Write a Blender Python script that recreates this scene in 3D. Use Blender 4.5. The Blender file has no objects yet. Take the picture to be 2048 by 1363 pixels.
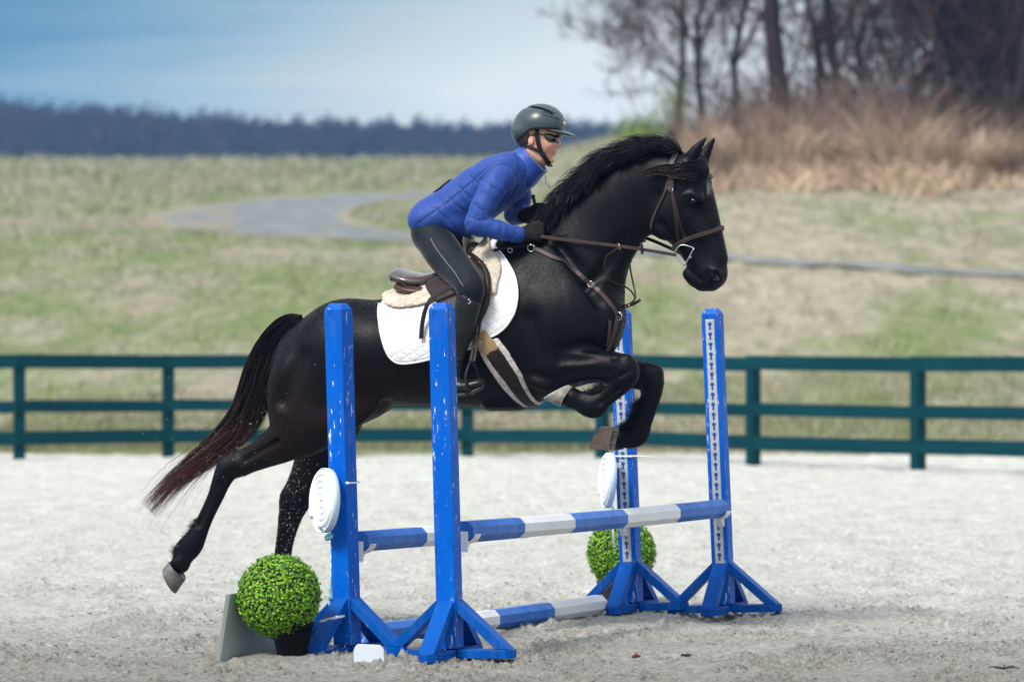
import bpy, math, random
import numpy as np
from mathutils import Vector, Matrix
from mathutils.bvhtree import BVHTree
R = math.radians
scene = bpy.context.scene
col = scene.collection
random.seed(7)

# ------------------------------------------------------------------ camera
CAM_H = 1.37
FPX = 8400.0                      # focal length in photo pixels (photo 2048 x 1363)
cam_data = bpy.data.cameras.new('camera')
cam_data.sensor_width = 36.0
cam_data.lens = FPX / 2048 * 36.0
cam_data.clip_start = 0.5
cam_data.clip_end = 6000
cam = bpy.data.objects.new('camera', cam_data); col.objects.link(cam)
cam.location = (0, 0, CAM_H); cam.rotation_euler = (R(90), 0, 0)
cam_data.dof.use_dof = True
cam_data.dof.focus_distance = 19.2
cam_data.dof.aperture_fstop = 3.2
scene.camera = cam
scene.render.resolution_x = 1024; scene.render.resolution_y = 681

# ------------------------------------------------------------------ light
SUN_EL, SUN_AZ = 48.0, 222.0      # azimuth clockwise from +Y: sun stands behind the camera, to the left
sd = bpy.data.lights.new('sun', 'SUN'); sd.energy = 3.0; sd.angle = R(16); sd.color = (1.0, 0.955, 0.90)
sun = bpy.data.objects.new('sun', sd); col.objects.link(sun)
sv = Vector((math.sin(R(SUN_AZ)) * math.cos(R(SUN_EL)), math.cos(R(SUN_AZ)) * math.cos(R(SUN_EL)), math.sin(R(SUN_EL))))
sun.rotation_euler = sv.to_track_quat('Z', 'Y').to_euler()
sun.location = sv * 50

world = bpy.data.worlds.new('World'); scene.world = world; world.use_nodes = True
nt = world.node_tree; nt.nodes.clear()
def N(nt, t, **kw):
    n = nt.nodes.new(t)
    for k, v in kw.items():
        if k.startswith('i_'): n.inputs[k[2:].replace('_', ' ')].default_value = v
        else: setattr(n, k, v)
    return n
def ramp(nt, fac, stops, interp='LINEAR'):
    r = nt.nodes.new('ShaderNodeValToRGB'); r.color_ramp.interpolation = interp
    el = r.color_ramp.elements
    while len(el) < len(stops): el.new(0.5)
    for e, (p, c) in zip(el, stops):
        e.position = p; e.color = (c, c, c, 1) if not hasattr(c, '__len__') else (*c, 1)
    nt.links.new(fac, r.inputs[0]); return r.outputs[0]
def mixc(nt, fac, a, b, mode='MIX'):
    m = nt.nodes.new('ShaderNodeMix'); m.data_type = 'RGBA'; m.blend_type = mode
    for k, v in ((0, fac), (6, a), (7, b)):
        if isinstance(v, (int, float)): m.inputs[k].default_value = v
        elif isinstance(v, tuple): m.inputs[k].default_value = (*v, 1)
        else: nt.links.new(v, m.inputs[k])
    return m.outputs[2]
def mth(nt, op, a, b=None, c=None, clamp=False):
    m = nt.nodes.new('ShaderNodeMath'); m.operation = op; m.use_clamp = clamp
    for k, v in enumerate((a, b, c)):
        if v is None: continue
        if isinstance(v, (int, float)): m.inputs[k].default_value = v
        else: nt.links.new(v, m.inputs[k])
    return m.outputs[0]
sky = N(nt, 'ShaderNodeTexSky', sky_type='NISHITA', sun_disc=False, sun_elevation=R(SUN_EL), sun_rotation=R(SUN_AZ))
sky.air_density = 1.0; sky.dust_density = 2.0; sky.ozone_density = 1.2
tc = N(nt, 'ShaderNodeTexCoord')
sep = N(nt, 'ShaderNodeSeparateXYZ'); nt.links.new(tc.outputs['Generated'], sep.inputs[0])
# low cloud banks: streaks far longer than high
mp = N(nt, 'ShaderNodeMapping'); mp.inputs['Scale'].default_value = (6, 6, 90); mp.inputs['Location'].default_value = (0.3, 0.0, 0.35)
nt.links.new(tc.outputs['Generated'], mp.inputs[0])
n1 = N(nt, 'ShaderNodeTexNoise', i_Scale=1.3, i_Detail=5.0, i_Roughness=0.55, i_Distortion=0.4); nt.links.new(mp.outputs[0], n1.inputs[0])
mp2 = N(nt, 'ShaderNodeMapping'); mp2.inputs['Scale'].default_value = (2.0, 2.0, 4.0)
nt.links.new(tc.outputs['Generated'], mp2.inputs[0])
n2 = N(nt, 'ShaderNodeTexNoise', i_Scale=1.6, i_Detail=5.0, i_Roughness=0.55); nt.links.new(mp2.outputs[0], n2.inputs[0])
z = sep.outputs[2]; x = sep.outputs[0]
# bright bank standing 3.0 - 4.2 degrees over the horizon, thinning to the left
bank = ramp(nt, mth(nt, 'ADD', z, mth(nt, 'MULTIPLY', mth(nt, 'SUBTRACT', n1.outputs[0], 0.5), 0.045)),
            [(0.0, 0.55), (0.040, 0.62), (0.050, .90), (0.060, 0.86), (0.067, 0.62), (0.0735, 0.42), (0.082, 0.24), (0.115, 0.3), (0.2, 0.6), (1.0, 0.7)])
left = mth(nt, 'MULTIPLY_ADD', x, 5.0, 0.75, clamp=True)       # clouds thicker to the right
fac = mth(nt, 'ADD', mth(nt, 'MULTIPLY', left, mth(nt, 'MULTIPLY_ADD', bank, 0.62, 0.50)), mth(nt, 'MULTIPLY', mth(nt, 'SUBTRACT', n1.outputs[0], 0.44), 0.62), clamp=True)
cloudcol = ramp(nt, fac, [(0.0, (.85, 2.0, 3.0)), (0.14, (1.15, 2.4, 3.4)), (0.34, (2.6, 3.7, 4.3)), (.54, (4.8, 5.4, 5.3)), (.75, (6.6, 6.8, 6.4)), (1.0, (7.0, 7.2, 7.0))])
high = mixc(nt, ramp(nt, n2.outputs[0], [(0.3, 0.75), (0.6, 1.0)]), sky.outputs[0], (7.4, 7.8, 8.4))
up = ramp(nt, z, [(0.10, 0.0), (0.22, 1.0)])
skyc = mixc(nt, up, cloudcol, high)
bg = N(nt, 'ShaderNodeBackground', i_Strength=0.09); nt.links.new(skyc, bg.inputs[0])
wo = N(nt, 'ShaderNodeOutputWorld'); nt.links.new(bg.outputs[0], wo.inputs[0])

scene.view_settings.view_transform = 'Standard'; scene.view_settings.look = 'None'
scene.view_settings.exposure = 0.58; scene.view_settings.gamma = 1.0
scene.cycles.use_denoising = True
scene.cycles.max_bounces = 6

# ------------------------------------------------------------------ helpers
def setp(o, label=None, cat=None, group=None, kind=None):
    if label: o['label'] = label
    if cat: o['category'] = cat
    if group: o['group'] = group
    if kind: o['kind'] = kind
    return o
def empty(name, loc=(0, 0, 0), rot=(0, 0, 0), parent=None):
    o = bpy.data.objects.new(name, None); o.empty_display_size = 0.1
    col.objects.link(o); o.location = loc; o.rotation_euler = rot
    if parent: o.parent = parent
    return o
def mesh_obj(name, V, F, mat, parent=None, smooth=True, bevel=0.0, uvs=None):
    me = bpy.data.meshes.new(name)
    V = np.asarray(V, dtype=np.float32)
    if isinstance(F, np.ndarray):
        n, k = F.shape
        me.vertices.add(len(V)); me.vertices.foreach_set('co', V.ravel())
        me.loops.add(n * k); me.loops.foreach_set('vertex_index', F.astype(np.int32).ravel())
        me.polygons.add(n); me.polygons.foreach_set('loop_start', np.arange(0, n * k, k, dtype=np.int32))
        me.update(calc_edges=True)
    else:
        me.from_pydata([tuple(v) for v in V], [], [tuple(int(i) for i in f) for f in F]); me.update()
    me.polygons.foreach_set('use_smooth', [smooth] * len(me.polygons))
    mats = mat if isinstance(mat, (list, tuple)) else [mat]
    for m in mats: me.materials.append(m)
    o = bpy.data.objects.new(name, me); col.objects.link(o)
    if parent: o.parent = parent
    if bevel:
        b = o.modifiers.new('bevel', 'BEVEL'); b.width = bevel; b.segments = 2; b.limit_method = 'ANGLE'
    return o
class MB:
    """collects shapes, then builds ONE mesh"""
    def __init__(s): s.V = []; s.F = []; s.M = []
    def add(s, V, F, m=0):
        b = len(s.V); s.V.extend([tuple(v) for v in V]); s.F.extend([tuple(int(i) + b for i in f) for f in F]); s.M.extend([m] * len(F)); return s
    def box(s, c, size, rot=None, m=0, chamfer=None):
        hx, hy, hz = [q / 2 for q in size]
        P = [Vector((x, y, z)) for x in (-hx, hx) for y in (-hy, hy) for z in (-hz, hz)]
        if rot is not None: P = [rot @ p for p in P]
        c = Vector(c); P = [p + c for p in P]
        F = [(0, 1, 3, 2), (4, 6, 7, 5), (0, 4, 5, 1), (2, 3, 7, 6), (0, 2, 6, 4), (1, 5, 7, 3)]
        return s.add(P, F, m)
    def tube(s, pts, rad, n=8, m=0, cap=True, flat=1.0, up=None):
        V, F = tube(pts, rad, n, cap, flat, up); return s.add(V, F, m)
    def build(s, name, mat, parent=None, smooth=False, bevel=0.0):
        o = mesh_obj(name, s.V, s.F, mat, parent, smooth, bevel)
        if any(s.M): o.data.polygons.foreach_set('material_index', s.M)
        return o
def tube(pts, rad, n=8, cap=True, flat=1.0, up=None):
    pts = [Vector(p) for p in pts]; L = len(pts)
    if not hasattr(rad, '__len__'): rad = [rad] * L
    V = []; F = []; ref = Vector(up) if up else None; prev = None
    for i, p in enumerate(pts):
        t = (pts[min(i + 1, L - 1)] - pts[max(i - 1, 0)])
        t = t.normalized() if t.length > 1e-9 else Vector((0, 0, 1))
        if ref is not None: a = ref - t * ref.dot(t)
        elif prev is None:
            a = Vector((0, 0, 1)) if abs(t.z) < 0.9 else Vector((1, 0, 0)); a = a - t * a.dot(t)
        else: a = prev - t * prev.dot(t)
        a.normalize(); b = t.cross(a); prev = a
        for k in range(n):
            an = 2 * math.pi * k / n
            V.append(p + a * (math.cos(an) * rad[i]) + b * (math.sin(an) * rad[i] * flat))
    for i in range(L - 1):
        for k in range(n):
            F.append((i * n + k, i * n + (k + 1) % n, (i + 1) * n + (k + 1) % n, (i + 1) * n + k))
    if cap: F.append(tuple(range(n - 1, -1, -1))); F.append(tuple(range((L - 1) * n, L * n)))
    return V, F
def catmull(P, sub=6, closed=False):
    P = np.asarray(P, dtype=float); n = len(P); out = []
    rng = range(n) if closed else range(n - 1)
    for i in rng:
        if closed: p0, p1, p2, p3 = P[(i - 1) % n], P[i], P[(i + 1) % n], P[(i + 2) % n]
        else: p0, p1, p2, p3 = P[max(i - 1, 0)], P[i], P[i + 1], P[min(i + 2, n - 1)]
        for k in range(sub):
            t = k / sub
            out.append(0.5 * ((2 * p1) + (-p0 + p2) * t + (2 * p0 - 5 * p1 + 4 * p2 - p3) * t * t + (-p0 + 3 * p1 - 3 * p2 + p3) * t ** 3))
    if not closed: out.append(P[-1])
    return np.array(out)

# procedural material builder
def mat(name, color, rough=0.6, metal=0.0, var=None, vscale=8.0, vamt=0.5, bump=0.0, bscale=60.0, coat=0.0, sheen=0.0, stretch=(1, 1, 1), spec=0.5, sss=0.0, bdist=0.01):
    m = bpy.data.materials.new(name); m.use_nodes = True; t = m.node_tree
    b = t.nodes['Principled BSDF']
    b.inputs['Base Color'].default_value = (*color, 1); b.inputs['Roughness'].default_value = rough; b.inputs['Metallic'].default_value = metal
    b.inputs['Specular IOR Level'].default_value = spec
    if coat: b.inputs['Coat Weight'].default_value = coat; b.inputs['Coat Roughness'].default_value = 0.15
    if sheen: b.inputs['Sheen Weight'].default_value = sheen; b.inputs['Sheen Roughness'].default_value = 0.4
    if sss: b.inputs['Subsurface Weight'].default_value = sss; b.inputs['Subsurface Radius'].default_value = (0.012, 0.005, 0.003); b.inputs['Subsurface Scale'].default_value = 1.0
    c = N(t, 'ShaderNodeTexCoord'); mpn = N(t, 'ShaderNodeMapping'); mpn.inputs['Scale'].default_value = stretch
    t.links.new(c.outputs['Object'], mpn.inputs[0])
    if var is not None:
        n = N(t, 'ShaderNodeTexNoise', i_Scale=vscale, i_Detail=5.0, i_Roughness=0.6); t.links.new(mpn.outputs[0], n.inputs[0])
        f = ramp(t, n.outputs[0], [(0.35, 0.0), (0.65, vamt)])
        t.links.new(mixc(t, f, color, var), b.inputs['Base Color'])
    if bump:
        n = N(t, 'ShaderNodeTexNoise', i_Scale=bscale, i_Detail=4.0, i_Roughness=0.6); t.links.new(mpn.outputs[0], n.inputs[0])
        bp = N(t, 'ShaderNodeBump', i_Strength=bump, i_Distance=bdist); t.links.new(n.outputs[0], bp.inputs['Height']); t.links.new(bp.outputs[0], b.inputs['Normal'])
    return m

# numpy tiled noise
def tile_noise(n, lo, hi, seed, power=0.0):
    rng = np.random.default_rng(seed); f = np.fft.fft2(rng.standard_normal((n, n)))
    k = np.fft.fftfreq(n) * n; kk = np.hypot(k[:, None], k[None, :])
    f *= ((kk >= lo) & (kk <= hi)) * np.where(kk > 0, np.maximum(kk, 1) ** power, 0)
    a = np.real(np.fft.ifft2(f)); return (a / a.std()).astype(np.float32)
def samp(T, x, y):
    n = T.shape[0]; x = np.asarray(x) % 1.0 * n; y = np.asarray(y) % 1.0 * n
    i = np.floor(x).astype(int); j = np.floor(y).astype(int); fx = x - i; fy = y - j
    i %= n; j %= n; i1 = (i + 1) % n; j1 = (j + 1) % n
    return T[i, j] * (1 - fx) * (1 - fy) + T[i1, j] * fx * (1 - fy) + T[i, j1] * (1 - fx) * fy + T[i1, j1] * fx * fy

# photo direction -> world point
def ray(px, py): return np.array([(px - 1024) / FPX, 1.0, -(py - 681.5) / FPX])
def at(px, py, d):
    return Vector(((px - 1024) * d / FPX, d, CAM_H - (py - 681.5) * d / FPX))

# ------------------------------------------------------------------ signed-distance modelling
class Vol:
    def __init__(s, lo, hi, h):
        s.h = h; s.lo = np.array(lo, float); n = np.ceil((np.array(hi) - s.lo) / h).astype(int) + 1
        s.ax = [(s.lo[i] + h * np.arange(n[i])).astype(np.float32) for i in range(3)]
        s.n = n; s.d = np.full(n, 1.0, np.float32)
    def slc(s, lo, hi):
        o = []
        for i in range(3):
            a = int(np.clip(np.floor((lo[i] - s.lo[i]) / s.h), 0, s.n[i])); b = int(np.clip(np.ceil((hi[i] - s.lo[i]) / s.h) + 1, 0, s.n[i]))
            if b <= a: return None
            o.append(slice(a, b))
        return tuple(o)
    def g(s, sl):
        return s.ax[0][sl[0]][:, None, None], s.ax[1][sl[1]][None, :, None], s.ax[2][sl[2]][None, None, :]
def chain_d(vol, pts, margin, puff=None):
    P = np.asarray(pts, float); rm = P[:, 3:5].max() + margin
    big = vol.slc(P[:, :3].min(0) - rm, P[:, :3].max(0) + rm)
    if big is None: return None, None
    off = [q.start for q in big]
    D = np.full([q.stop - q.start for q in big], 1.0, np.float32)
    S = 0.0
    for a, b in zip(P[:-1], P[1:]):
        rr = max(a[3], a[4], b[3], b[4]) + margin
        sl = vol.slc(np.minimum(a[:3], b[:3]) - rr, np.maximum(a[:3], b[:3]) + rr)
        du, dv, dz = b[:3] - a[:3]; L2 = du * du + dz * dz + 1e-9; L3 = math.sqrt(L2 + dv * dv)
        if sl is None: S += L3; continue
        U, V, Z = vol.g(sl)
        if abs(dv) > 0.7 * math.sqrt(L2):
            L2 += dv * dv; t = ((U - a[0]) * du + (V - a[1]) * dv + (Z - a[2]) * dz) / L2
        else: t = ((U - a[0]) * du + (Z - a[2]) * dz) / L2
        t = np.clip(t, 0, 1).astype(np.float32)
        r = a[3] + (b[3] - a[3]) * t; w = a[4] + (b[4] - a[4]) * t
        if puff is not None:
            p = puff(S + t * L3); r = r + p; w = w + p
        q = ((U - a[0] - du * t) ** 2 + (Z - a[2] - dz * t) ** 2) / r ** 2 + ((V - a[1] - dv * t) / w) ** 2
        d = (np.sqrt(q) - 1) * np.minimum(r, w)
        ls = tuple(slice(q_.start - o, q_.stop - o) for q_, o in zip(sl, off))
        D[ls] = np.minimum(D[ls], d); S += L3
    return big, D
def ell_d(vol, c, rad, ang, margin):
    rm = max(rad) + margin; sl = vol.slc(np.array(c) - rm, np.array(c) + rm)
    if sl is None: return None, None
    U, V, Z = vol.g(sl); ca, sa = math.cos(ang), math.sin(ang)
    x = (U - c[0]) * ca + (Z - c[2]) * sa; zz = -(U - c[0]) * sa + (Z - c[2]) * ca; y = V - c[1]
    k0 = np.sqrt((x / rad[0]) ** 2 + (y / rad[1]) ** 2 + (zz / rad[2]) ** 2); 
    k1 = np.sqrt((x / rad[0] ** 2) ** 2 + (y / rad[1] ** 2) ** 2 + (zz / rad[2] ** 2) ** 2) + 1e-6
    return sl, (k0 * (k0 - 1) / k1).astype(np.float32)
def smin(a, b, k):
    h = np.maximum(k - np.abs(a - b), 0) / k
    return np.minimum(a, b) - h * h * k * 0.25
def run_ops(vol, ops):
    for op in ops:
        kind = op[0]; k = op[-1]
        if kind in ('c', 'cs'):
            sl, d = chain_d(vol, op[1], abs(k) + 2.5 * vol.h, op[2])
        else:
            sl, d = ell_d(vol, op[1], op[2], op[3], abs(k) + 2.5 * vol.h)
        if sl is None: continue
        if kind in ('c', 'e'): vol.d[sl] = smin(vol.d[sl], d, k)
        else: vol.d[sl] = -smin(-vol.d[sl], d, k)        # carve
    return vol
def blurv(a, n=1):
    for _ in range(n):
        for ax in range(3):
            a = (np.roll(a, 1, ax) + np.roll(a, -1, ax) + 2 * a) / 4
    return a
def nets(vol, d=None):
    d = vol.d if d is None else d
    s = d < 0
    c = [slice(None, -1), slice(1, None)]
    cnt = np.zeros([q - 1 for q in d.shape], np.int8)
    for i in (0, 1):
        for j in (0, 1):
            for k in (0, 1): cnt += s[c[i], c[j], c[k]]
    act = (cnt > 0) & (cnt < 8); idx = np.argwhere(act); ids = -np.ones(act.shape, np.int64); ids[act] = np.arange(len(idx))
    pos = np.zeros((len(idx), 3)); num = np.zeros(len(idx))
    I, J, K = idx.T
    corners = [(i, j, k) for i in (0, 1) for j in (0, 1) for k in (0, 1)]
    for a in corners:
        for ax in range(3):
            if a[ax]: continue
            b = list(a); b[ax] = 1
            va = d[I + a[0], J + a[1], K + a[2]]; vb = d[I + b[0], J + b[1], K + b[2]]
            m = (va < 0) != (vb < 0); t = np.where(m, va / np.where(m, va - vb, 1), 0)
            p = np.array(a, float)[None, :] + np.eye(3)[ax][None, :] * t[:, None]
            pos += p * m[:, None]; num += m
    pos = (idx + pos / num[:, None]) * vol.h + vol.lo
    F = []
    for ax in range(3):
        o = [q for q in range(3) if q != ax]
        lo_ = [slice(None)] * 3; hi_ = [slice(None)] * 3; lo_[ax] = slice(None, -1); hi_[ax] = slice(1, None)
        for q in o: lo_[q] = slice(1, -1); hi_[q] = slice(1, -1)
        a = s[tuple(lo_)]; b = s[tuple(hi_)]
        E = np.argwhere(a != b)
        flip = a[tuple(E.T)]
        base = E.copy(); base[:, o[0]] += 1; base[:, o[1]] += 1
        q = []
        for da, db in ((-1, -1), (0, -1), (0, 0), (-1, 0)):
            w = base.copy(); w[:, o[0]] += da; w[:, o[1]] += db; q.append(ids[tuple(w.T)])
        q = np.stack(q, 1)
        if ax == 1: flip = ~flip
        q[~flip] = q[~flip][:, ::-1]; F.append(q)
    F = np.concatenate(F); F = F[(F >= 0).all(1)]
    return pos, F
def metric(vol, d):
    g = np.gradient(d, vol.h); m = np.sqrt(g[0] ** 2 + g[1] ** 2 + g[2] ** 2)
    return d / np.clip(m, 0.3, 3)
def poly_sd(poly, U, Z):
    P = np.asarray(poly, float); n = len(P); best = np.full(np.broadcast(U, Z).shape, 1e9, np.float32); ins = np.zeros(best.shape, bool)
    for i in range(n):
        a = P[i]; b = P[(i + 1) % n]; e = b - a
        wx = U - a[0]; wz = Z - a[1]; t = np.clip((wx * e[0] + wz * e[1]) / (e @ e + 1e-12), 0, 1)
        best = np.minimum(best, (wx - e[0] * t) ** 2 + (wz - e[1] * t) ** 2)
        c = ((a[1] > Z) != (b[1] > Z)) & (U < (b[0] - a[0]) * (Z - a[1]) / (b[1] - a[1] + 1e-12) + a[0]); ins ^= c
    return np.where(ins, -1, 1) * np.sqrt(best)
# ================================================================== TERRAIN
BY = np.array([-50, 52, 60, 80, 100, 150, 200, 250, 300, 420, 520, 640, 1500, 3500], float)
BZ = np.array([-.03, -.03, .38, 1.85, 3.3, 6.4, 9.3, 12.15, 12.8, 15.5, 17.5, 20.0, 26, 30], float)
def sstep(x): x = np.clip(x, 0, 1); return x * x * (3 - 2 * x)
TN = tile_noise(256, 2, 40, 5, -1.6)
def ground_z(x, y):
    x = np.asarray(x, float); y = np.asarray(y, float)
    z = np.interp(y, BY, BZ)
    z = (z + np.interp(y - 6, BY, BZ) + np.interp(y + 6, BY, BZ)) / 3
    z = z + 1.78 * sstep((x + 2) / 8) * sstep((y - 52) / 46) * (1 - .6 * sstep((y - 180) / 60))
    fade = sstep((y - 51) / 12)
    return z + samp(TN, x / 90, y / 130) * .10 * fade + samp(TN, x / 11, y / 17) * .02 * fade
def ray_ground(px, py, d0=52, d1=900):
    r = ray(px, py); d = d0
    while d < d1:
        if CAM_H + r[2] * d < float(ground_z(r[0] * d, d)): break
        d += 0.5
    return Vector((r[0] * d, d, float(ground_z(r[0] * d, d))))

def grid_mesh(name, xs, ys, zf, m, kind='structure', label=None):
    X, Y = np.meshgrid(xs, ys, indexing='ij'); Z = zf(X, Y)
    V = np.stack([X.ravel(), Y.ravel(), Z.ravel()], 1); a, b = len(xs), len(ys)
    i = (np.arange(a - 1)[:, None] * b + np.arange(b - 1)[None, :]).ravel()
    o = mesh_obj(name, V, np.stack([i, i + b, i + b + 1, i + 1], 1), m); o['kind'] = kind
    if label: o['label'] = label
    return o
def grow(a, b, s0, g):
    out = [a]; s = s0
    while out[-1] < b: out.append(out[-1] + s); s *= g
    return out

# grass: worn pasture, straw and green patches
gm = bpy.data.materials.new('pasture'); gm.use_nodes = True; t = gm.node_tree; b = t.nodes['Principled BSDF']
b.inputs['Roughness'].default_value = 0.95; b.inputs['Specular IOR Level'].default_value = 0.1
c = N(t, 'ShaderNodeTexCoord'); mpn = N(t, 'ShaderNodeMapping'); mpn.inputs['Scale'].default_value = (1, 0.22, 1); t.links.new(c.outputs['Object'], mpn.inputs[0])
def nz(sc, det=4, ro=.6, dist=0.0):
    n = N(t, 'ShaderNodeTexNoise', i_Scale=sc, i_Detail=float(det), i_Roughness=ro, i_Distortion=dist); t.links.new(mpn.outputs[0], n.inputs[0]); return n.outputs[0]
straw = mixc(t, ramp(t, nz(2.6, 6, .7), [(.35, 0.0), (.65, 1.0)]), (.215, .197, .138), (.38, .352, .262))
straw = mixc(t, ramp(t, nz(.5, 4, .6), [(.5, 0.0), (.68, .6)]), straw, (0.2232, 0.1856, 0.1302))
green = mixc(t, ramp(t, nz(3.1, 6, .7), [(.35, 0.0), (.65, 1.0)]), (.080, .135, .030), (.165, .215, .068))
gmask = mth(t, 'ADD', mth(t, 'MULTIPLY', nz(.33, 3, .5), .62), mth(t, 'MULTIPLY', nz(1.5, 5, .7, .4), .38))
sx = N(t, 'ShaderNodeSeparateXYZ'); t.links.new(c.outputs['Object'], sx.inputs[0])
bank = mth(t, 'MULTIPLY', ramp(t, mth(t, 'MULTIPLY_ADD', sx.outputs[0], 1/12, .1), [(.15, 0.0), (.5, 1.0)]), ramp(t, mth(t, 'MULTIPLY', sx.outputs[1], .01), [(.66, 0.0), (.78, 1.0)]))
fine = nz(7, 6, .8)
gmask = mth(t, 'ADD', mth(t, 'ADD', mth(t, 'SUBTRACT', gmask, mth(t, 'MULTIPLY', bank, .06)), ramp(t, mth(t, 'MULTIPLY_ADD', sx.outputs[0], -.05, .3, clamp=True), [(.2, 0.0), (.8, .05)])), mth(t, 'MULTIPLY', mth(t, 'SUBTRACT', fine, .5), .09))
colg = mixc(t, ramp(t, gmask, [(.45, 0.0), (.51, .42), (.60, .85)]), straw, green)
t.links.new(mixc(t, ramp(t, nz(4.5, 6, .85, .6), [(.36, .28), (.5, 0.0)]), colg, (0.1364, 0.1216, 0.0744)), b.inputs['Base Color'])
bp = N(t, 'ShaderNodeBump', i_Strength=.6, i_Distance=.06); t.links.new(nz(9, 5, .8), bp.inputs['Height']); t.links.new(bp.outputs[0], b.inputs['Normal'])
xs = sorted(set([-v for v in grow(18, 570, .8, 1.09)] + list(np.arange(-17.5, 17.6, .5)) + grow(18, 570, .8, 1.09)))
ys = list(np.arange(-60, 46, 6)) + list(np.arange(46, 160, .6)) + list(np.arange(160, 320, 2.5)) + grow(320, 960, 6, 1.12)
OUT = [(1000,376),(820,383),(645,389),(498,401),(420,410),(360,420),(290,440),(370,462),(527,474),(820,486),(1000,493),(1250,508),(1450,525),(1750,544),(2048,560),(2400,578)]
INN = [(1000,392),(820,400),(735,411),(712,418),(703,424),(700,429),(701,434),(706,441),(722,449),(820,464),(1000,474),(1250,494),(1450,511),(1750,530),(2048,546),(2400,564)]
PATHPOLY = np.concatenate([catmull(OUT, 3), catmull(INN, 3)[::-1]])
def gz(X, Y):
    Z = ground_z(X, Y)
    PX = 1024 + X * FPX / np.maximum(Y, 1); PY = 681.5 - (Z - CAM_H) * FPX / np.maximum(Y, 1); m = (Y > 56) & (Y < 200) & (np.abs(X) < 40)
    sdp = np.full(X.shape, 9.0); sdp[m] = poly_sd(PATHPOLY, PX[m], PY[m]); Z = np.where(sdp < -2.2, Z - .05, Z)
    return np.where(Y < 51.6, np.minimum(Z, -.06), Z)
grid_mesh('ground', xs, ys, gz, gm)

# gravel track
gv = bpy.data.materials.new('gravel'); gv.use_nodes = True; t = gv.node_tree; b = t.nodes['Principled BSDF']; b.inputs['Roughness'].default_value = .9
c = N(t, 'ShaderNodeTexCoord'); mpn = N(t, 'ShaderNodeMapping'); mpn.inputs['Scale'].default_value = (1, 0.5, 1); t.links.new(c.outputs['Object'], mpn.inputs[0])
cc = mixc(t, ramp(t, nz(1.2, 5, .7), [(.35, 0.0), (.65, 1.0)]), (.105, .122, .124), (.205, .216, .208))
ev = N(t, 'ShaderNodeVertexColor', layer_name='wear'); esp = N(t, 'ShaderNodeSeparateColor'); t.links.new(ev.outputs[0], esp.inputs[0])
ef = mth(t, 'ADD', esp.outputs[0], mth(t, 'MULTIPLY', mth(t, 'SUBTRACT', nz(.8, 4, .65), .5), .5)); cc = mixc(t, ramp(t, ef, [(.42, 0.0), (.62, 1.0)]), cc, mixc(t, nz(2.5, 5, .7), (0.2046, 0.1824, 0.1147), (0.248, 0.224, 0.1488)))
t.links.new(cc, b.inputs['Base Color'])
pv = []
for (a, b2) in zip(catmull(OUT, 4), catmull(INN, 4)):
    A = ray_ground(*a); B = ray_ground(*b2)
    for k in range(9):
        p = A.lerp(B, k / 8); p.z = float(ground_z(p.x, p.y)) + .010; pv.append(p)
n = len(pv) // 9
gp = mesh_obj('gravel_path', pv, np.array([(i*9+k, i*9+k+1, i*9+k+10, i*9+k+9) for i in range(n-1) for k in range(8)]), gv); gp['kind'] = 'structure'
wr = np.array([max([.85, .30, .05, 0, 0, 0, .05, .30, .85][k], .95 * float(sstep((390 - (1024 + p.x * FPX / p.y)) / 120))) for i in range(n) for k in range(9) for p in [pv[i*9+k]]])
ca = gp.data.color_attributes.new('wear', 'FLOAT_COLOR', 'POINT'); ca.data.foreach_set('color', np.stack([wr, wr, wr, wr*0+1], 1).astype(np.float32).ravel())

# worn earth track running off the bend to the left
pv = []
for (a, b2) in zip(catmull([(-400,424),(0,432),(200,432),(340,424),(470,418)], 5), catmull([(-400,462),(0,460),(200,462),(340,462),(470,462)], 5)):
    A = ray_ground(*a); B = ray_ground(*b2)
    for k in range(9):
        p = A.lerp(B, k / 8); p.z = float(ground_z(p.x, p.y)) + .009; pv.append(p)
n = len(pv) // 9
dtm = bpy.data.materials.new('worn_earth'); dtm.use_nodes = True; t = dtm.node_tree; b = t.nodes['Principled BSDF']; b.inputs['Roughness'].default_value = .95
c = N(t, 'ShaderNodeTexCoord'); mpn = N(t, 'ShaderNodeMapping'); mpn.inputs['Scale'].default_value = (1, 0.22, 1); t.links.new(c.outputs['Object'], mpn.inputs[0])
ev = N(t, 'ShaderNodeVertexColor', layer_name='wear'); esp = N(t, 'ShaderNodeSeparateColor'); t.links.new(ev.outputs[0], esp.inputs[0])
ef = mth(t, 'ADD', esp.outputs[0], mth(t, 'MULTIPLY', mth(t, 'SUBTRACT', nz(.9, 5, .7), .5), 1.5))
t.links.new(mixc(t, ramp(t, ef, [(.35, 0.0), (.65, 1.0)]), mixc(t, nz(2.5, 6, .8), (0.1798, 0.1504, 0.1085), (0.2542, 0.2176, 0.1612)), mixc(t, nz(2.5, 5, .7), (0.155, 0.1664, 0.0744), (0.2356, 0.2176, 0.1364))), b.inputs['Base Color'])
gp = mesh_obj('dirt_path', pv, np.array([(i*9+k, i*9+k+1, i*9+k+10, i*9+k+9) for i in range(n-1) for k in range(8)]), dtm); gp['kind'] = 'structure'
wr = np.array([[1.0, .55, .25, .1, .05, .1, .25, .55, 1.0][k] for i in range(n) for k in range(9)])
ca = gp.data.color_attributes.new('wear', 'FLOAT_COLOR', 'POINT'); ca.data.foreach_set('color', np.stack([wr, wr, wr, wr*0+1], 1).astype(np.float32).ravel())

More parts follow.
